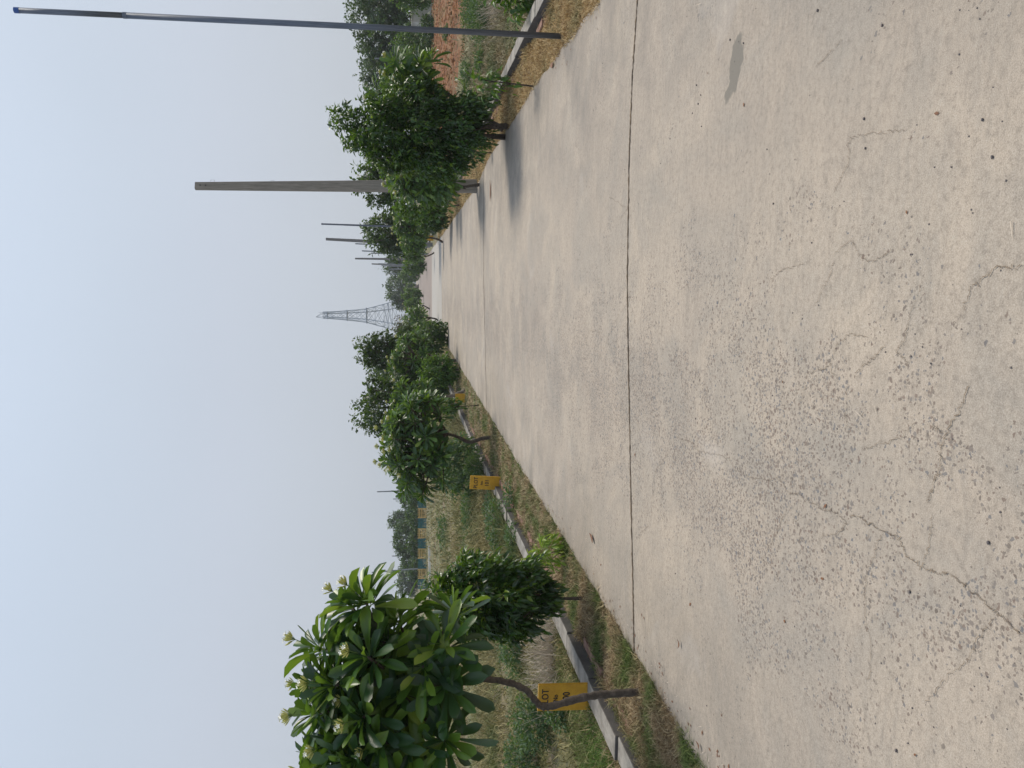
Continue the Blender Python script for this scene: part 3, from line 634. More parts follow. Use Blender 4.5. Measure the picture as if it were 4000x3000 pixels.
def frangipani(label, base, bb, L, nros, trunk=None, tr=0.022, nleaf=22, flowers=5, mat='plum', fine=True, shape=1.0, group='frangipanis along the roadside', deep=None, centres=None, d=None, bark='bark', fsc=1.0):
    base = np.array(base); d = depth(base) if d is None else d
    c, rx, rz_ = crown_dims(bb, d); rx = max(rx - L * 0.75, L * 0.3); rz_ = max(rz_ - L * 0.7, L * 0.3); ry = rx * 0.9 if deep is None else deep
    root = empty('frangipani', base, label, 'tree', group)
    C, Dd = [], []; fsc = 0.72 + (fsc - 1.0) * 0.40; nleaf = int(nleaf * 1.25)
    if centres:
        for (X, Y, off) in centres:
            p = P(X, Y, d + off); C.append(p); v_ = (p - c) / np.array([rx, ry, rz_]); v_ = v_ / (np.linalg.norm(v_) + 1e-6)
            Dd.append(v_)
    tries = 0
    while len(C) < nros and tries < 4000:
        tries += 1
        a = rand_dirs(1)[0]
        if a[2] < -0.65: continue
        r_ = rng.uniform(0.72, 1.0) if rng.uniform() < 0.75 else rng.uniform(0.3, 0.7)
        p = c + a * np.array([rx, ry, rz_]) * r_
        if all(np.linalg.norm(p - q) > L * 0.66 for q in C): C.append(p); Dd.append(a)
    C = np.array(C); Dd = np.array(Dd)
    axis = Dd * np.array([0.75, 0.75, 0.5]) + np.array([0, 0, 0.55]); axis /= np.linalg.norm(axis, axis=1)[:, None]
    pos, dr, sc3, upv = [], [], [], []
    for p, ax in zip(C, axis):
        _, Yv, Zv = frames(ax[None]); Yv, Zv = Yv[0], Zv[0]; ph = rng.uniform(0, 6.28)
        nl = int(nleaf * rng.uniform(0.8, 1.2))
        for i in range(nl):
            f = i / nl; pol = radians(22 + 78 * f + rng.normal() * 7); az = ph + i * 2.39996 + rng.normal() * 0.1
            dd = ax * cos(pol) + (Yv * cos(az) + Zv * sin(az)) * sin(pol)
            pos.append(p - ax * f * L * 0.22 + dd * L * 0.08); dr.append(dd); upv.append(ax)
            sc3.append(L * (0.55 + 0.5 * min(1, f * 2.2)) * rng.uniform(0.8, 1.12))
    pos = np.array(pos); dr = np.array(dr); n = len(pos); sc3 = np.array(sc3)
    X, Y, Z = frames(dr, upv=np.array(upv), roll=rng.normal(size=n) * 0.3)
    S = np.stack([sc3, sc3 * rng.uniform(0.9, 1.15, n), sc3 * rng.uniform(-0.2, 1.8, n)], 1)
    Vv, sz, ix = instances(PL_V if fine else PM_V, PL_F if fine else PM_F, pos, X, Y, Z, S)
    fast_mesh('crown', Vv, sz, ix, M[mat], root, smooth=True)
    mb = MB(); tpts = [np.array(q, float) for q in trunk] if trunk else [base - np.array([0, 0, .05]), base * .5 + (c - np.array([0, 0, rz_])) * .5 + rng.normal(size=3) * .03, c - np.array([0, 0, rz_ * 0.9])]
    ip = np.linspace(0, len(tpts) - 1, (len(tpts) - 1) * 7 + 1); ta = np.array(tpts)
    tq = np.stack([np.interp(ip, range(len(tpts)), ta[:, j]) for j in range(3)], 1)
    kq = np.ones(5) / 5; tq2 = np.stack([np.convolve(np.pad(tq[:, j], 2, 'edge'), kq, 'valid') for j in range(3)], 1) + rng.normal(size=tq.shape) * tr * 0.05
    rr = np.linspace(tr * 1.15, tr * 0.8, len(tq2)) * (1 + 0.10 * rng.normal(size=len(tq2))); rr[0] *= 1.3; mb.tube(tq2, list(rr), 12); mb.build('trunk', M[bark], root, smooth=True)
    bm = MB(); top = tpts[-1]
    hubs = [top + (c - top) * rng.uniform(0.3, 0.8) + rand_dirs(1)[0] * np.array([rx, ry, rz_]) * 0.35 for _ in range(max(3, nros // 5))]
    for hb in hubs: bm.tube([top, (top + hb) / 2 + rng.normal(size=3) * 0.02, hb], [tr * 0.8, tr * 0.6, tr * 0.5], 7)
    for p in C:
        hb = min(hubs, key=lambda q: np.linalg.norm(q - p)); bm.tube([hb, (hb + p) / 2 + np.array([0, 0, -0.03]), p], [tr * 0.5, tr * 0.42, tr * 0.38], 6)
    bm.build('branch', M[bark], root, smooth=True)
    order = np.argsort(-(C[:, 2] - 0.4 * (C @ LV)))
    for j in order[:flowers]:
        o = bpy.data.objects.new('flower_cluster', FLOWER); col.objects.link(o); o.parent = root
        ax = Vector(axis[j]) + Vector(tuple(-LV * 0.25)); o.location = tuple(C[j] + axis[j] * L * 0.33 - base)
        o.rotation_euler = ax.to_track_quat('Z', 'Y').to_euler(); s_ = fsc * rng.uniform(0.85, 1.25); o.scale = (s_, s_, s_ * 1.1)
    return root

def dsp(x, y): return (x * 4000 / 2212, y * 4000 / 2212)
def PD(x, y, d): return P(*dsp(x, y), d)
def BB(x0, x1, y0, y1): k = 4000 / 2212; return (x0 * k, x1 * k, y0 * k, y1 * k)
def GD(x, y, z=0): return G(*dsp(x, y), z)

# ---- left side, near to far
b0 = GD(1380, 1495); d0 = depth(b0)
frangipani('large leafed frangipani with S-bent trunk in front of the nearest yellow plot marker', b0, BB(616, 1062, 1228, 1865), 0.275, 54,
           trunk=[b0 - np.array([0, 0, 0.06])] + [PD(x, y, d0) for x, y in ((1340, 1497), (1290, 1501), (1240, 1511), (1200, 1524), (1170, 1528), (1155, 1512), (1140, 1492), (1110, 1477), (1075, 1469), (1035, 1466), (990, 1475))],
           tr=0.024, nleaf=23, flowers=20, deep=0.42, fsc=1.0,
           centres=[PDp for PDp in [(*dsp(795, 1420), -0.30), (*dsp(790, 1300), -0.10), (*dsp(965, 1480), -0.35), (*dsp(960, 1395), -0.25), (*dsp(785, 1550), -0.35), (*dsp(960, 1600), -0.35), (*dsp(870, 1500), -0.2),
                    (*dsp(690, 1400), 0), (*dsp(690, 1540), -0.1), (*dsp(700, 1640), 0), (*dsp(860, 1340), 0.05), (*dsp(720, 1480), -0.2), (*dsp(870, 1640), -0.1), (*dsp(980, 1320), 0.1), (*dsp(760, 1250 + 60), 0)]])
b0 = GD(1262, 1293); d0 = depth(b0)
leafy('bush', 'dense dark green small-leafed bush on a short stem right of the big frangipani', 'bush', b0, BB(925, 1218, 1190, 1395), 0.062, M['bush'], trunks=[[b0 - np.array([0, 0, .04]), PD(1215, 1293, d0)]], tr=0.017, k=7.5, sprigs=12, cap=11000)
b0 = GD(1218, 1190)
leafy('lime_seedling', 'small lime yellow leafy seedling beside the left kerb', 'plant', b0, BB(1146, 1222, 1158, 1228), 0.10, M['lime'], 'PM', tr=0.006, k=3, sprigs=4)
b0 = GD(1060, 945); d0 = depth(b0)
frangipani('forked frangipani with white blooms leaning over yellow plot marker 101', b0, BB(812, 1008, 826, 1100), 0.25, 85,
           trunk=[b0 - np.array([0, 0, .05]), PD(1040, 947, d0), PD(1015, 957, d0), PD(990, 944, d0), PD(965, 936, d0)], tr=0.035, nleaf=20, flowers=16, mat='plum_far', fsc=1.35, deep=0.8)
leafy('bush', 'grey green sprawling bush under the forked frangipani', 'bush', GD(1040, 985), BB(945, 1035, 940, 1075), 0.07, M['weed'], tr=0.012, k=4, cap=9000, bark='barkg')
b0 = GD(1003, 843); d0 = depth(b0)
frangipani('frangipani on a straight grey trunk behind the forked frangipani', b0, BB(830, 972, 806, 912), 0.27, 34, tr=0.05, nleaf=18, flowers=6, mat='plum_far', fsc=1.5, fine=False, bark='barkg')
b0 = GD(1010, 885)
leafy('sapling', 'thin stemmed sapling between left kerb and road beside the grey trunk', 'sapling', GD(1032, 875), BB(930, 1000, 860, 895), 0.08, M['bush'], tr=0.012, k=3)
b0 = GD(985, 778); d0 = depth(b0)
frangipani('broad frangipani of fine rosettes below the paired tall trees', b0, BB(828, 955, 706, 845), 0.26, 60, tr=0.05, nleaf=18, flowers=12, mat='plum_far', fsc=1.6, fine=False)
leafy('bush', 'bright leafy bush at the foot of the broad frangipani', 'bush', GD(992, 795), BB(905, 990, 765, 838), 0.10, M['bushb'], tr=0.02, k=5)
leafy('bush', 'dark rounded bush on the left verge right of the broad frangipani', 'bush', GD(968, 725), BB(890, 970, 690, 770), 0.11, M['bush'], tr=0.02, k=5, sprigs=4)
for args in (('frangipani', 'compact yellow green frangipani in the left roadside row before the tower', GD(946, 692), BB(862, 942, 655, 718)),):
    frangipani(args[1], args[2], args[3], 0.30, 26, tr=0.05, nleaf=16, flowers=5, mat='plum_far', fsc=1.8, fine=False)
frangipani('narrow frangipani in the left row just in front of the tower foot', GD(928, 668), BB(868, 925, 640, 680), 0.36, 18, tr=0.05, nleaf=14, flowers=3, mat='plum_far', fsc=2, fine=False)
leafy('bush', 'farthest green bush of the left roadside row', 'bush', GD(915, 642), BB(868, 912, 622, 655), 0.22, M['bushb'], tr=0.03, k=5, sprigs=4)
leafy('bush', 'small dark bush closing the left roadside row', 'bush', GD(904, 630), BB(872, 902, 612, 634), 0.3, M['bush'], tr=0.03, k=5)
# tall trees behind the left row
leafy('tree', 'tall open crowned tree behind the forked frangipani', 'tree', GD(948, 872), BB(760, 935, 808, 952), 0.15, M['tree'], 'SF', tr=0.10, k=5.5, sprigs=16, cap=16000, d=26, shell=0.2)
leafy('tree', 'tall open crowned tree behind the broad frangipani', 'tree', GD(940, 765), BB(768, 885, 718, 806), 0.16, M['tree'], 'SF', tr=0.10, k=6, sprigs=14, cap=14000, d=30, shell=0.2)
leafy('bush', 'brown withered bush left of the tower foot', 'bush', GD(905, 712), BB(848, 905, 695, 730), 0.28, M['treered'], 'SF', tr=0.05, k=4, d=60)

leafy('tree', 'dark leafy tree filling in behind the two tall left trees', 'tree', GD(935, 820), BB(800, 930, 745, 880), 0.16, M['tree'], 'SF', tr=0.10, k=5, sprigs=6, cap=14000, d=34, shell=0.2)
leafy('tree', 'low dark tree between the second tall left tree and the brown withered bush', 'tree', GD(925, 735), BB(845, 925, 700, 760), 0.18, M['tree'], 'SF', tr=0.10, k=6, sprigs=6, cap=9000, d=40, shell=0.2)
leafy('bush', 'leafy bush under the broad frangipani against the left kerb', 'bush', GD(975, 822), BB(905, 978, 800, 862), 0.10, M['bush'], tr=0.02, k=5, sprigs=4)

# ---- right side
b0 = GD(1153, 187); d0 = depth(b0)
leafy('sapling', 'leaning slim sapling with sparse leaves on the right verge', 'sapling', b0, BB(985, 1120, 145, 212), 0.085, M['bushb'], 'SL', trunks=[[b0 - np.array([0, 0, .04]), PD(1100, 180, d0), PD(1040, 172, d0)]], tr=0.011, k=0.8, shell=0.1, hang=False)
b0 = GD(1098, 282); d0 = depth(b0)
leafy('bushy_tree', 'big dense glossy bushy tree on twin trunks at the right kerb', 'tree', b0, BB(740, 1066, 172, 390), 0.066, M['bush'], trunks=[[GD(1098, 272) - np.array([0, 0, .05]), PD(1050, 274, d0)], [GD(1090, 296) - np.array([0, 0, .05]), PD(1050, 294, d0)]], tr=0.045, k=8.0, sprigs=24, cap=30000, bark='bark')
leafy('sapling', 'bare low shoot right under the big bushy tree', 'sapling', GD(1062, 330), BB(1010, 1045, 322, 340), 0.07, M['bush'], tr=0.012, k=2)
frangipani('frangipani with a drooping rosette showing right of the big bushy tree', GD(1088, 284), BB(800, 975, 108, 260), 0.30, 22, tr=0.04, nleaf=18, flowers=9, mat='plum_far', fsc=1.3,
           centres=[(*dsp(930, 130), -0.4), (*dsp(855, 165), -0.5), (*dsp(815, 205), -0.4)], deep=0.9)
b0 = GD(1048, 410); d0 = depth(b0)
frangipani('dark low hanging frangipani wrapped round the foot of the near concrete pole', GD(1036, 398), BB(822, 1030, 352, 450), 0.30, 40, tr=0.035, nleaf=20, flowers=10, mat='plum_far', fsc=1.5, deep=0.7)
leafy('broadleaf_shrub', 'bright round-leafed shrub left of the near concrete pole', 'shrub', GD(993, 442), BB(838, 975, 414, 482), 0.15, M['bushb'], 'BL', tr=0.02, k=3.5)
frangipani('frangipani showing fine rosettes behind the round-leafed shrub', GD(972, 478), BB(838, 955, 440, 528), 0.28, 44, tr=0.04, nleaf=18, flowers=8, mat='plum_far', fsc=1.5, fine=False)
leafy('bush', 'dark small-leafed bush low under the round-leafed shrub', 'bush', GD(975, 470), BB(895, 968, 440, 506), 0.09, M['bush'], tr=0.02, k=5)
frangipani('upright frangipani beside the far yellow plot marker on the right', GD(957, 520), BB(856, 935, 494, 556), 0.30, 32, trunk=[GD(956, 523), PD(945, 516, depth(GD(957, 520))), PD(920, 512, depth(GD(957, 520)))], tr=0.05, nleaf=16, flowers=6, mat='plum_far', fsc=1.7, fine=False)
frangipani('yellowish frangipani on several thin stems past the far plot marker', GD(938, 545), BB(865, 932, 535, 572), 0.32, 18, tr=0.05, nleaf=14, flowers=5, mat='plum_far', fsc=2, fine=False)
leafy('bush', 'green bush in the right roadside row in front of the paired concrete poles', 'bush', GD(922, 568), BB(868, 920, 556, 592), 0.2, M['bushb'], tr=0.03, k=5, sprigs=4)
leafy('bush', 'farthest green bush of the right roadside row by the road end', 'bush', GD(908, 588), BB(862, 905, 580, 612), 0.28, M['bushb'], tr=0.03, k=5, sprigs=4)
leafy('bush', 'overhanging leafy bush in the near right corner beyond the kerb', 'bush', GD(1160, -30), BB(1060, 1185, -110, 38), 0.09, M['bushb'], tr=0.015, k=3.2, sprigs=6, cap=8000)
# trees behind the right row
leafy('tree', 'tall dark tree rising behind the near concrete pole', 'tree', GD(950, 390), BB(762, 930, 322, 452), 0.16, M['tree'], 'SF', tr=0.12, k=6, sprigs=18, cap=16000, d=27, shell=0.2)
leafy('tree', 'round crowned tree with brownish underside behind the thin blue-capped pole', 'tree', GD(935, 500), BB(785, 905, 448, 560), 0.22, M['tree'], 'SF', tr=0.14, k=6, sprigs=14, cap=14000, d=42, shell=0.2)
tl = ['first', 'second']
leafy('tree', 'tall leafy tree at the right picture edge beyond the red soil', 'tree', GD(922, 20), BB(750, 900, -130, 85), 0.26, M['treef'], 'SF', tr=0.18, k=7, sprigs=12, cap=16000, d=58)
leafy('tree', 'tall tree just left of the near steel pipe pole beyond the red soil', 'tree', GD(920, 100), BB(764, 900, 40, 150), 0.26, M['treef'], 'SF', tr=0.18, k=7, sprigs=8, cap=14000, d=62)
leafy('tree', 'dark tree behind the small distant lamp pole on the right', 'tree', GD(918, 160), BB(776, 905, 108, 212), 0.28, M['treef'], 'SF', tr=0.18, k=7, sprigs=8, cap=14000, d=66)
leafy('tree', 'pale hazy tree glimpsed right of the big bushy tree', 'tree', GD(912, 215), BB(800, 895, 185, 240), 0.32, M['treef'], 'SF', tr=0.15, k=2.4, sprigs=6, d=90)
for (x0, x1, y0, y1, dd, lb) in ((835, 942, -50, 24, 50, 'light green scrub bush right of the whitewashed tank'), (845, 940, 60, 140, 54, 'light green scrub bush left of the whitewashed tank'), (860, 944, 105, 200, 50, 'light green scrub bush under the distant lamp pole'), (905, 940, 30, 100, 46, 'low dark bush in front of the whitewashed tank')):
    leafy('scrub_bush', lb, 'bush', GD(935, (y0 + y1) / 2), BB(x0, x1, y0, y1), 0.2, M['bushb'] if 'light' in lb else M['treef'], 'SF', tr=0.05, k=4, sprigs=4, cap=8000, d=dd)
# trees closing the road end
leafy('tree', 'wide hazy tree closing the far end of the road on its right', 'tree', GD(906, 580), BB(828, 895, 548, 600), 0.55, M['treef'], 'SF', tr=0.3, k=7, sprigs=6, d=140)
leafy('tree', 'drooping hazy tree closing the far end of the road at its centre', 'tree', GD(905, 618), BB(832, 892, 592, 660), 0.55, M['treef'], 'SF', tr=0.3, k=6, sprigs=6, d=150)
leafy('tree', 'low hazy tree at the right foot of the lattice tower', 'tree', GD(904, 655), BB(850, 895, 640, 672), 0.5, M['treef'], 'SF', tr=0.2, k=7, d=150)
# left far trees and hedge
for (x0, x1, y0, y1, dd, lb) in ((839, 905, 1102, 1144, 140, 'bluish domed tree, tallest beyond the yellow and teal fence'), (846, 905, 1120, 1205, 100, 'dark spreading tree behind the middle of the yellow and teal fence'),
        (866, 905, 1190, 1240, 100, 'low tree behind the leaning lamp pole'), (858, 905, 1208, 1290, 150, 'faint blue tree far behind the big frangipani'), (862, 905, 1020, 1105, 105, 'dark tree left of the tall straight far pole'), (858, 905, 960, 1030, 115, 'dark tree far behind plot marker 101')):
    leafy('tree', lb, 'tree', P(dsp(905, 0)[0], dsp(0, (y0 + y1) / 2)[1], dd) * np.array([1, 1, 0]), BB(x0, x1, y0, y1), 0.42 * dd / 110, M['treef'], 'SF', tr=0.25, k=7, sprigs=6, d=dd, cap=9000)
for (y0, y1, x0, lb) in ((1040, 1096, 876, 'hedge bush behind the yellow fence panel next to plot marker 101'), (1090, 1150, 880, 'hedge bush behind the central fence panels'), (1146, 1206, 878, 'hedge bush behind the overgrown teal panel'), (1200, 1262, 882, 'hedge bush behind the leaning lamp pole foot')):
    leafy('hedge_bush', lb, 'bush', P(dsp(908, 0)[0], dsp(0, (y0 + y1) / 2)[1], 80) * np.array([1, 1, 0]), BB(x0, 917, y0, y1), 0.30, M['treef'], 'SF', tr=0.1, k=5, sprigs=5, d=80, deep=1.2, cap=8000)
leafy('bare_bush', 'grey leafless bush in front of the tower foot', 'bush', GD(906, 690), BB(846, 892, 678, 702), 0.2, M['barkg'], 'SF', tr=0.05, k=0.8, d=75, bark='barkg')

# weeds in the fields
def weed(label, X, Y, r, h, mat='weed', L=0.05, k=3.0, grp='weeds in the fields'):
    b_ = GD(X, Y, 0.03); d_ = depth(b_); root = empty('weed', b_, label, 'weed', grp)
    n = int(min(5000, k * pi * r * h / 2 / (L * L * 0.26))); pts, D = fill(n, r, r, h / 2, seed=rng.uniform(0, 50), shell=0.0)
    pos = pts + b_ + np.array([0, 0, h / 2]); n = len(pos)
    X_, Y_, Z_ = frames(D + rand_dirs(n) + np.array([0, 0, 0.3]), roll=rng.normal(size=n))
    Vv, sz, ix = instances(SL_V, SL_F, pos, X_, Y_, Z_, L * rng.uniform(0.5, 1.3, n)); fast_mesh('foliage', Vv, sz, ix, M[mat], root, smooth=True)
    mb = MB()
    for i in range(7):
        t = rng.uniform(0, 6.28); q = rng.uniform(0.2, 0.8) * r; mb.tube([b_ - np.array([0, 0, .03]), b_ + np.array([cos(t) * q * .4, sin(t) * q * .4, h * .5]), b_ + np.array([cos(t) * q, sin(t) * q, h * rng.uniform(.7, 1)])], [0.006, 0.004, 0.002], 5)
    mb.build('stem', M['twig'], root)
for a in (('green weed clump behind the left kerb right of plot marker 101', 1080, 1100, 0.32, 0.3), ('sprawling weed over the left kerb in front of plot marker 101', 1106, 1072, 0.24, 0.12),
          ('dark weed clump mid field between plot marker 101 and the small-leafed bush', 1095, 1140, 0.5, 0.35), ('weed clump in the left field near the lime seedling', 1120, 1165, 0.3, 0.2),
          ('leafy weed behind the bent trunk in the left field', 1190, 1560, 0.35, 0.45, 'weed', 0.045), ('leafy weed at the left picture edge under the big frangipani', 1165, 1640, 0.4, 0.45, 'weed', 0.045),
          ('low weed behind the small-leafed bush', 1130, 1400, 0.4, 0.35, 'weed', 0.045), ('feathery weed just left of the nearest plot marker top', 1230, 1540, 0.2, 0.25, 'weed', 0.04),
          ('weed clump behind the right kerb beside the near steel pole', 1060, 40, 0.5, 0.45), ('weed clump by the red soil edge on the right', 1035, 15, 0.6, 0.45), ('weed clump between sapling and red soil', 1020, 160, 0.4, 0.3), ('lone small weed on the red soil', 975, 72, 0.4, 0.35),
          ('weed tuft beyond the sapling on the right', 1050, 130, 0.3, 0.25), ('weed tangle behind plot marker 101', 1050, 1010, 0.4, 0.5), ('weed growing in mid left field', 1030, 1100, 0.6, 0.4), ('weed patch in front of the white field kerb', 965, 1150, 0.9, 0.4, 'weed', 0.12)):
    weed(*a)
# dry pale brush
b_ = GD(1205, 1405, 0.03); root = empty('dry_brush', b_, 'bleached pile of dry twigs between the small-leafed bush and the nearest plot marker', 'brush')
mb = MB()
for i in range(420):
    t = rng.normal() * 0.5; p0 = b_ + np.array([rng.normal() * 0.24, rng.normal() * 0.14, 0.0]); ln_ = rng.uniform(0.2, 0.55)
    dv = np.array([sin(t) * 0.9, rng.normal() * 0.4, abs(cos(t)) * rng.uniform(.5, 1)]); mb.tube([p0, p0 + dv * ln_ * .5 + rng.normal(size=3) * .015, p0 + dv * ln_], [0.0032, 0.0026, 0.0014], 4, cap=False)
mb.build('twigs', M['twig'], root)
b_ = GD(1085, 0, 0.03); root = empty('dry_brush', b_, 'tangle of dry stalks behind the right kerb by the steel pole', 'brush'); mb = MB()
for i in range(160):
    p0 = b_ + np.array([rng.normal() * 0.2, rng.normal() * 0.16, 0.0]); dv = np.array([rng.normal() * 0.5, rng.normal() * 0.5, 1]); ln_ = rng.uniform(0.2, 0.45)
    mb.tube([p0, p0 + dv * ln_], [0.003, 0.0015], 4, cap=False)
mb.build('twigs', M['twig'], root)

# ------------------------------------------------------------------ plot markers
def text_mesh(body, size, name):
    cu = bpy.data.curves.new(name, 'FONT'); cu.body = body; cu.size = size; cu.extrude = 0.002; cu.offset = size * 0.014; cu.align_x = 'CENTER'; cu.align_y = 'CENTER'; cu.space_character = 1.08
    o = bpy.data.objects.new('tmp', cu); col.objects.link(o); dg = bpy.context.evaluated_depsgraph_get(); dg.update()
    me = bpy.data.meshes.new_from_object(o.evaluated_get(dg)); me.name = name; bpy.data.objects.remove(o); return me
def marker(label, base, w, h, rz_, lines, lean=0.0, th=0.03, sideways=0.0):
    root = empty('plot_marker', base, label, 'sign', 'yellow plot markers behind the kerbs'); root.rotation_euler = (lean, sideways, rz_)
    mb = MB(); v0 = [(-w / 2, -th / 2, -0.08), (w / 2, -th / 2, -0.08), (w / 2, -th / 2, h), (-w / 2, -th / 2, h)]
    mb.add([(x, y_, z) for y_ in (-th / 2, th / 2) for x, _, z in v0], [(0, 1, 2, 3), (7, 6, 5, 4), (0, 4, 5, 1), (1, 5, 6, 2), (2, 6, 7, 3), (3, 7, 4, 0)])
    me = bpy.data.meshes.new('slab'); me.from_pydata(mb.v[0].tolist(), [], mb.f); me.materials.append(M['yellow'])
    s = bpy.data.objects.new('slab', me); col.objects.link(s); s.parent = root
    bv = s.modifiers.new('bevel', 'BEVEL'); bv.width = 0.004; bv.segments = 2
    for body, sz, zz, stretch in lines:
        tm = text_mesh(body, sz, 'lettering'); tm.materials.append(M['black']); t = bpy.data.objects.new('lettering', tm); col.objects.link(t); t.parent = root
        t.location = (0, -th / 2 - 0.0015, zz * h); t.rotation_euler = (pi / 2, 0, 0); t.scale = (stretch, 1.0, 1.0)
    return root
# nearest
p = G(2322, 2718, 0.03); dS = depth(p); wS = 118 / F * dS; hS = 1.0 * (P(2102, 2715, dS)[2] - 0.03)
marker('nearest yellow plot marker, lettering half hidden by the bent trunk', p, wS, hS, -0.12, [('PLOT', 0.082, 0.87, 0.85), ('No', 0.055, 0.69, 0.9), ('100', 0.085, 0.50, 0.85)], lean=-0.04)
p = G(1950, 1888, 0.03); dS = depth(p); wS = 54 / F * dS
marker('yellow plot marker painted with the number 101', p, wS, P(1836, 1888, dS)[2] - 0.03, -0.05, [('PLOT', 0.095, 0.80, 0.85), ('No', 0.055, 0.60, 1), ('101', 0.095, 0.42, 0.85)], lean=-0.03, sideways=0.05)
p = G(1812, 1555, 0.03); dS = depth(p)
marker('yellow plot marker mostly behind thin trunks on the left', p, 0.26, P(1778, 1555, dS)[2] - 0.03, 0.0, [])
p = G(1690, 930, 0.03); dS = depth(p)
marker('far small yellow plot marker on the right verge side', p, 0.36, P(1659, 930, dS)[2] - 0.03, 0.0, [])

# ------------------------------------------------------------------ poles
def pipe_pole(label, bpx, tpx, d=None, r=0.035, near=False, grp='bare steel pipe poles', mat='pipef', cap=True):
    b_ = G(*bpx) if d is None else P(bpx[0], bpx[1], d); d_ = depth(b_); t_ = P(tpx[0], tpx[1], d_)
    if d is not None:
        dirv = (t_ - b_) / (t_[2] - b_[2]); b_ = b_ + dirv * (0 - b_[2])
    root = empty('pipe_pole', b_, label, 'pole', grp); mb = MB(); nn = 12 if near else 6
    mid_ = b_ + (t_ - b_) * 0.815
    mb.tube([b_ - np.array([0, 0, 0.1]), mid_], [r, r], nn); mb.tube([mid_ - (t_ - b_) * 0.001, t_], [r * 0.9, r * 0.9], nn)
    mb.build('pole_shaft', M[mat], root, smooth=near)
    if near:
        mb = MB(); mb.tube([mid_ - (t_ - b_) * 0.004, mid_ + (t_ - b_) * 0.003], [r * 1.03, r * 1.03], 14); mb.build('collar', M[mat], root)
    if cap:
        mb = MB(); mb.tube([t_ - (t_ - b_) * 0.006, t_ + (t_ - b_) * 0.003], [r * 0.95, r * 0.95], 12); mb.build('cap', M['cap'] if near else M[mat], root)
    return root
pipe_pole('tall near steel pipe pole with a blue cap on the right verge', (2192, 141), (63, 40), r=0.030, near=True, mat='pipe')
pipe_pole('thin dark pipe pole behind the round crowned tree, tallest of the thin ones', (1735, 892), (1257, 875), r=0.045, mat='pipe')
def conc_pole(label, bpx, tpx, wb, wt, mat='pcc', near=False, rzv=0.35):
    b_ = G(*bpx); d_ = depth(b_); t_ = P(tpx[0], tpx[1], d_)
    root = empty('concrete_pole', b_, label, 'pole', 'precast concrete poles on the right'); mb = MB()
    R = np.array([[cos(rzv), -sin(rzv), 0], [sin(rzv), cos(rzv), 0], [0, 0, 1]])
    def ring(c_, w): 
        a, e = w / 2, w * 0.32; ch = w * 0.08
        return [np.array(c_) + R @ np.array(q) for q in ((-a + ch, -e, 0), (a - ch, -e, 0), (a, -e + ch, 0), (a, e - ch, 0), (a - ch, e, 0), (-a + ch, e, 0), (-a, e - ch, 0), (-a, -e + ch, 0))]
    V = []; K = 8
    for i in range(K + 1):
        f = i / K; V += ring((b_ - np.array([0, 0, .1])) * (1 - f) + t_ * f, wb * (1 - f) + wt * f)
    mb.add(V, [(i * 8 + k, i * 8 + (k + 1) % 8, (i + 1) * 8 + (k + 1) % 8, (i + 1) * 8 + k) for i in range(K) for k in range(8)] + [tuple(range(8))[::-1], tuple(K * 8 + k for k in range(8))])
    mb.build('pole_shaft', M[mat], root)
    if near:
        for dz in (0.12, 0.24):
            mb = MB(); c_ = t_ - np.array([0, 0, dz]); nv = R @ np.array([0, -1, 0]); mb.tube([c_ + nv * (wt * 0.32 - 0.01), c_ + nv * (wt * 0.34 + 0.002)], [0.016, 0.016], 10); mb.build('bolt_hole', M['dark'], root)
        for fz, s_ in ((0.935, 0.05), (0.73, 0.04)):
            mb = MB(); c_ = b_ + (t_ - b_) * fz + rt * (wt * 0.55); mb.tube([c_, c_ + rt * s_, c_ + rt * s_ + np.array([0, 0, s_ * 1.6]), c_ + rt * s_ * 0.3 + np.array([0, 0, s_ * 1.7])], [0.004] * 4, 6); mb.build('wire_hook', M['pipe'], root)
    return root
conc_pole('near tapered concrete pole rising out of the dark frangipani', (1862, 727), (763, 727), 0.30, 0.165, near=True)
conc_pole('mottled concrete pole behind the round crowned tree', (1688, 956), (1273, 934), 0.27, 0.17, 'pccd')
conc_pole('slimmer concrete pole further down the right roadside row', (1656, 1014), (1387, 1010), 0.27, 0.17, 'pccd')
conc_pole('farthest concrete pole at the road end', (1636, 1038), (1452, 1031), 0.30, 0.2, 'pccd')
for lb, tp, bx, dd in (('thin pole close left of the mottled concrete pole', (1388, 952), (1500, 957), 62), ('thin pole between the concrete poles with a kinked tip', (1414, 980), (1500, 984), 66), ('short thin pole right beside the kinked one', (1450, 989), (1500, 990), 72),
                       ('thin pole touching the farthest concrete pole', (1478, 1030), (1560, 1033), 95), ('faint thin pole just left of the farthest concrete pole', (1490, 1038), (1560, 1040), 105), ('second faint thin pole near the road end', (1520, 1051), (1580, 1051), 110), ('last faint thin pole before the road end trees', (1525, 1070), (1580, 1070), 118),
                       ('straight pole standing above the far trees on the left', (1473, 1921), (1560, 1918), 84), ('leaning lamp pole behind the yellow and teal fence', (1452, 2236), (1634, 2221), 73), ('hair thin distant pole just right of the straight left pole', (1540, 1874), (1565, 1874), 150), ('hair thin distant pole left of the straight left pole', (1536, 1949), (1565, 1949), 140),
                       ('hair thin distant pole above the low tree', (1532, 2172), (1565, 2172), 140), ('small distant pole before the dark tree on the right', (1463, 228), (1560, 229), 56)):
    pipe_pole(lb, bx, tp, d=dd, r=0.03 + dd * 0.0005, cap=False, grp='thin distant poles')

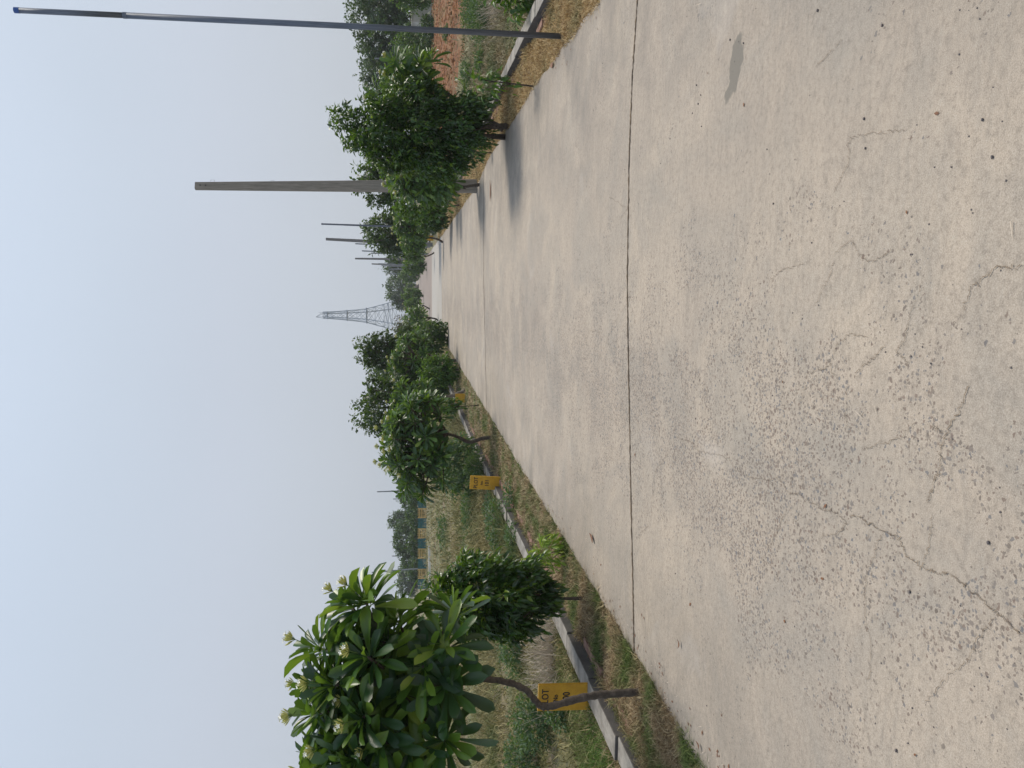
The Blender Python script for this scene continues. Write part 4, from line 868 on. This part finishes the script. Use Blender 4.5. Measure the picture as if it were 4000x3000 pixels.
# ------------------------------------------------------------------ lattice tower
D = 240.0
tb = P(1600, 1235, D); root = empty('lattice_tower', (tb[0], tb[1], 0), 'tall grey steel lattice tower hazy on the skyline', 'tower')
cen0 = np.array([tb[0], tb[1], 0]); ra = 0.35
def zpx(X): return P(X, 1230, D)[2]
lev = [(0, 11.5), (zpx(1600), 10.5), (zpx(1533), 8.2), (zpx(1500), 6.6), (zpx(1432), 3.9), (zpx(1394), 3.2), (zpx(1356), 2.7), (zpx(1318), 2.2), (zpx(1279), 1.85), (zpx(1262), 1.8)]
def corner(k, z, w):
    a = ra + pi / 4 + k * pi / 2; return cen0 + np.array([cos(a) * w * 0.60, sin(a) * w * 0.60, z])
for k in range(4):
    mb = MB(); mb.tube([corner(k, z, w) for z, w in lev], [0.13] * len(lev), 4); mb.build('tower_leg', M['steel'], root)
mb = MB()
for i in range(len(lev) - 1):
    (z0, w0), (z1, w1) = lev[i], lev[i + 1]; sub = 1 if i > 3 else 2
    for s_ in range(sub):
        za, zb = z0 + (z1 - z0) * s_ / sub, z0 + (z1 - z0) * (s_ + 1) / sub; wa, wb = w0 + (w1 - w0) * s_ / sub, w0 + (w1 - w0) * (s_ + 1) / sub
        for k in range(4):
            mb.tube([corner(k, za, wa), corner(k + 1, zb, wb)], 0.06, 4, False); mb.tube([corner(k + 1, za, wa), corner(k, zb, wb)], 0.06, 4, False); mb.tube([corner(k, zb, wb), corner(k + 1, zb, wb)], 0.05, 4, False)
mb.build('bracing', M['steel'], root)
for X in (1279, 1356, 1432):
    z = zpx(X); w = dict((round(a, 3), b_) for a, b_ in lev)[round(z, 3)]; mb = MB(); mb.box((*cen0[:2], z), (w * 1.0, w * 1.0, 0.28), ra); mb.build('platform', M['steel'], root)
mb = MB(); z = zpx(1262); tip = P(1234, 1238, D)
for k in range(4): mb.tube([corner(k, z, 1.8), tip], 0.06, 4)
mb.tube([corner(0, z, 1.8), P(1244, 1219, D)], 0.05, 4); mb.build('spire', M['steel'], root)

# ------------------------------------------------------------------ fence, field kerb, walls
DF = depth(G(1667, 2100)); root = None
L0 = P(1667, 2300, DF); R0 = P(1667, 1905, DF); L0[2] = R0[2] = 0
root = empty('fence', (L0 + R0) / 2, 'low picket fence of alternating yellow and teal panels across the far left field', 'fence')
hf = P(1634, 2100, DF)[2]; npan = 10; fx = (R0 - L0) / npan; fl_ = float(np.linalg.norm(fx)); fa = math.atan2(fx[1], fx[0])
for i in range(npan):
    c_ = L0 + fx * (i + 0.5); mb = MB(); mt = M['fy'] if i % 2 else M['ft']; tealish = not i % 2
    u_ = fx / fl_
    for s_ in (-1, 1): mb.box(c_ + u_ * s_ * (fl_ / 2 - 0.04) + np.array([0, 0, hf / 2]), (0.07, 0.07, hf + 0.1), fa)
    for zz in (0.04, hf - 0.12, hf * 0.55): mb.box(c_ + np.array([0, 0, zz + 0.03]), (fl_ - 0.16, 0.045, 0.06), fa)
    for k in range(6 if not tealish else 7): mb.box(c_ + u_ * ((k + 0.5) / (6 if not tealish else 7) - 0.5) * (fl_ - 0.16) + np.array([0, 0, hf / 2 + 0.05]), (0.045 if not tealish else 0.07, 0.03, hf + rng.uniform(-.04, .04)), fa, tilt=(rng.normal() * 0.05, 'Y'))
    o = mb.build('fence_panel', mt, root); o['label'] = 'teal painted panel' if tealish else 'yellow painted panel'
mb = MB(); a_, e_ = G(1686, 2300), G(1682, 2135); c_ = (a_ + e_) / 2; mb.box((c_[0], c_[1], 0.08), (float(np.linalg.norm(a_ - e_)), 0.22, 0.22), math.atan2((e_ - a_)[1], (e_ - a_)[0]))
tag(mb.build('field_kerb', M['white'], bevel=0.01), 'pale low kerb edging the field in front of the picket fence', 'kerb')
# whitewashed tank right
dT = 52; cT = P(1640, 64, dT); wT = 76 / F * dT; zt = P(1611, 64, dT)[2]; cT[2] = 0
root = empty('water_tank', cT, 'small whitewashed masonry tank beyond the red soil', 'tank')
mb = MB(); mb.box((cT[0], cT[1], zt / 2), (wT, 1.2, zt), YAW); mb.build('tank_wall', M['white'], root, bevel=0.02)
mb = MB(); mb.box((cT[0], cT[1], zt + 0.032), (wT + 0.10, 1.3, 0.06), YAW); mb.build('coping', M['white'], root)
mb = MB(); q = cT - rt * (wT / 2 + 0.25); mb.box((q[0], q[1], zt * 0.3), (0.45, 0.9, zt * 0.6), YAW); mb.build('outlet_box', M['dark'], root)
# wall at road end
dW = 190; a_ = P(1600, 1107, dW); wW = 36 / F * dW; zt = P(1590, 1107, dW)[2]
root = empty('end_wall', (a_[0], a_[1], 0), 'pale grey boundary wall across the far end of the road', 'wall')
mb = MB(); mb.box((a_[0], a_[1], zt / 2), (wW, 0.25, zt), YAW); mb.build('wall_face', M['white'], root)
mb = MB(); mb.box((a_[0], a_[1], zt + 0.08), (wW + 0.2, 0.4, 0.15), YAW); mb.build('coping', M['white'], root)
mb = MB(); mb.box((0.0, 136, 0.03), (5.3, 1.6, 0.10), 0.02); tag(mb.build('speed_bump', M['white'], bevel=0.03), kind='structure')
# fallen marker bits and stones
def stone(X, Y, s, label='small dark loose pebble lying on the concrete road', grp='loose pebbles on the road', mat='stone'):
    p = G(X, Y); mb = MB(); V = []; 
    me = bpy.data.meshes.new('pebble'); import bmesh
    bm = bmesh.new(); bmesh.ops.create_icosphere(bm, subdivisions=2, radius=s)
    for v_ in bm.verts:
        n_ = 1 + 0.35 * mnoise.noise(Vector(v_.co) / s * 1.3 + Vector((X, Y, 0))); v_.co = Vector((v_.co.x * n_ * 1.25, v_.co.y * n_, v_.co.z * n_ * 0.7))
    bm.to_mesh(me); bm.free(); me.materials.append(M[mat]); me.polygons.foreach_set('use_smooth', [True] * len(me.polygons))
    o = bpy.data.objects.new('pebble', me); col.objects.link(o); o.location = (float(p[0]), float(p[1]), rz(p[0]) + s * 0.45 + 0.001); tag(o, label, 'pebble', grp)
for (x, y, s_) in ((725,172,8),(783,186,7),(580,368,8),(598,411,6),(587,449,8),(562,489,6),(602,546,6),(1105,46,9),(1385,110,8),(1307,513,8),(1313,641,7),(1821,518,7),(1864,679,8),(465,600,6),(334,673,5),(424,706,5),(886,645,5),(269,733,5),(172,274,5),(65,290,6),(914,880,7),(1081,1049,5)):
    stone(2200 + x * .904, y * .904, s_ * 0.00055)
for (x, y, s_) in ((487,819,6),(577,150,6),(1505,898,8),(1847,685,9),(1445,1583,9),(243,932,5),(622,1390,6)):
    stone(2200 + x * .904, 1500 + y * .904, s_ * 0.00055)
def fleaf(X, Y, L, rz_, label):
    p = G(X, Y); mb = MB(); c_, s_ = cos(rz_), sin(rz_); pr = [(0, .0), (.3, .16), (.65, .13), (1, 0)]; V = []
    for t, w in pr:
        for sg in (-1, 1): x, y_ = (t - .5) * L, sg * w * L; V.append((p[0] + x * c_ - y_ * s_, p[1] + x * s_ + y_ * c_, 0.012 + 0.02 * abs(t - .5) + rz(p[0])))
    V2 = [(a, b_, z - 0.002) for a, b_, z in V]; n = len(V)
    mb.add(V + V2, [(2 * i, 2 * i + 1, 2 * i + 3, 2 * i + 2) for i in range(3)] + [(n + 2 * i + 2, n + 2 * i + 3, n + 2 * i + 1, n + 2 * i) for i in range(3)] + [(2 * i, 2 * i + 2, n + 2 * i + 2, n + 2 * i) for i in range(3)] + [(2 * i + 1, n + 2 * i + 1, n + 2 * i + 3, 2 * i + 3) for i in range(3)])
    tag(mb.build('fallen_leaf', M['fallen']), label, 'leaf', 'fallen brown leaves')
fleaf(2200 + 510 * .904, 1500 + 1122 * .904, .05, 0.3, 'curled rust brown leaf on the road left of the first joint')
fleaf(2200 + 130 * .904, 1500 + 665 * .904, .14, 1.2, 'long curled brown leaf on the road beyond the first joint')
fleaf(2200 + 418 * .904, 1500 + 1375 * .904, .10, 2.2, 'dry brown leaf at the left road edge by the bent trunk')
fleaf(2200 + 594 * .904, 1500 + 1560 * .904, .05, 1.0, 'small dark leaf near the left road edge')
fleaf(1918, 745, .45, 0.2, 'large brown fallen leaf in the shade near the concrete pole')
fleaf(2160, 255, .2, 1.4, 'dark dried leaf on the right verge before the sapling')
p_ = G(2185, 235)

def scatter(name, n, tv, tf, mat, label, cat, smin, smax, edge, flat):
    y = sample_y(n, 1.6, 22, 1.5); x = np.zeros(n)
    for i, q in enumerate(y):
        if rng.uniform() < edge:
            sd = -1 if rng.uniform() < 0.6 else 1; e = 2.6 if sd < 0 else edgeR(q); x[i] = sd * (e - 0.02 - abs(rng.normal()) * 0.13)
        else: x[i] = rng.uniform(-2.5, 2.35)
    p = np.stack([x, y, np.array([rz(q) for q in x]) + smin * 0.4], 1); a = rng.uniform(0, 2 * pi, n)
    X, Y, Z = frames(np.stack([np.cos(a), np.sin(a), rng.normal(size=n) * (0.12 if flat else 0.4)], 1)); Vv, sz, ix = instances(tv, tf, p, X, Y, Z, rng.uniform(smin, smax, n))
    Vv[:, 2] = np.maximum(Vv[:, 2], 0.0015 + np.where(np.abs(Vv[:, 0]) < 2.6, 0.006 * (1 - np.abs(Vv[:, 0]) / 2.6), 0))
    tag(fast_mesh(name, Vv, sz, ix, mat), label, cat, kind='stuff')
scatter('road_grit', 900, OCT, OCF, M['stone'], 'fine dark grit scattered over the concrete road', 'grit', 0.0016, 0.0042, 0.35, False)
scatter('leaf_litter', 420, SF_V, SF_F, M['fallen'], 'brown dry leaf litter gathered along the road edges', 'leaf litter', 0.012, 0.034, 0.93, True)
scatter('straw_litter', 500, BT[:, [2, 0, 1]] * np.array([1, 0.03, 1]), BF, M['twig'], 'bits of straw fallen on the road edges', 'straw', 0.02, 0.07, 0.95, True)

# ------------------------------------------------------------------ haze
mb = MB(); mb.box((-10, 140, 21), (700, 330, 44)); 
hz = bpy.data.materials.new('haze'); hz.use_nodes = True; nt = hz.node_tree; nt.nodes.clear()
o_ = nt.nodes.new('ShaderNodeOutputMaterial'); pv = nt.nodes.new('ShaderNodeVolumePrincipled'); pv.inputs['Color'].default_value = (0.93, 0.95, 1.0, 1); pv.inputs['Density'].default_value = 0.00055
pv.inputs['Anisotropy'].default_value = 0.2; nt.links.new(pv.outputs[0], o_.inputs['Volume'])
ho = mb.build('haze', hz); tag(ho, kind='stuff')
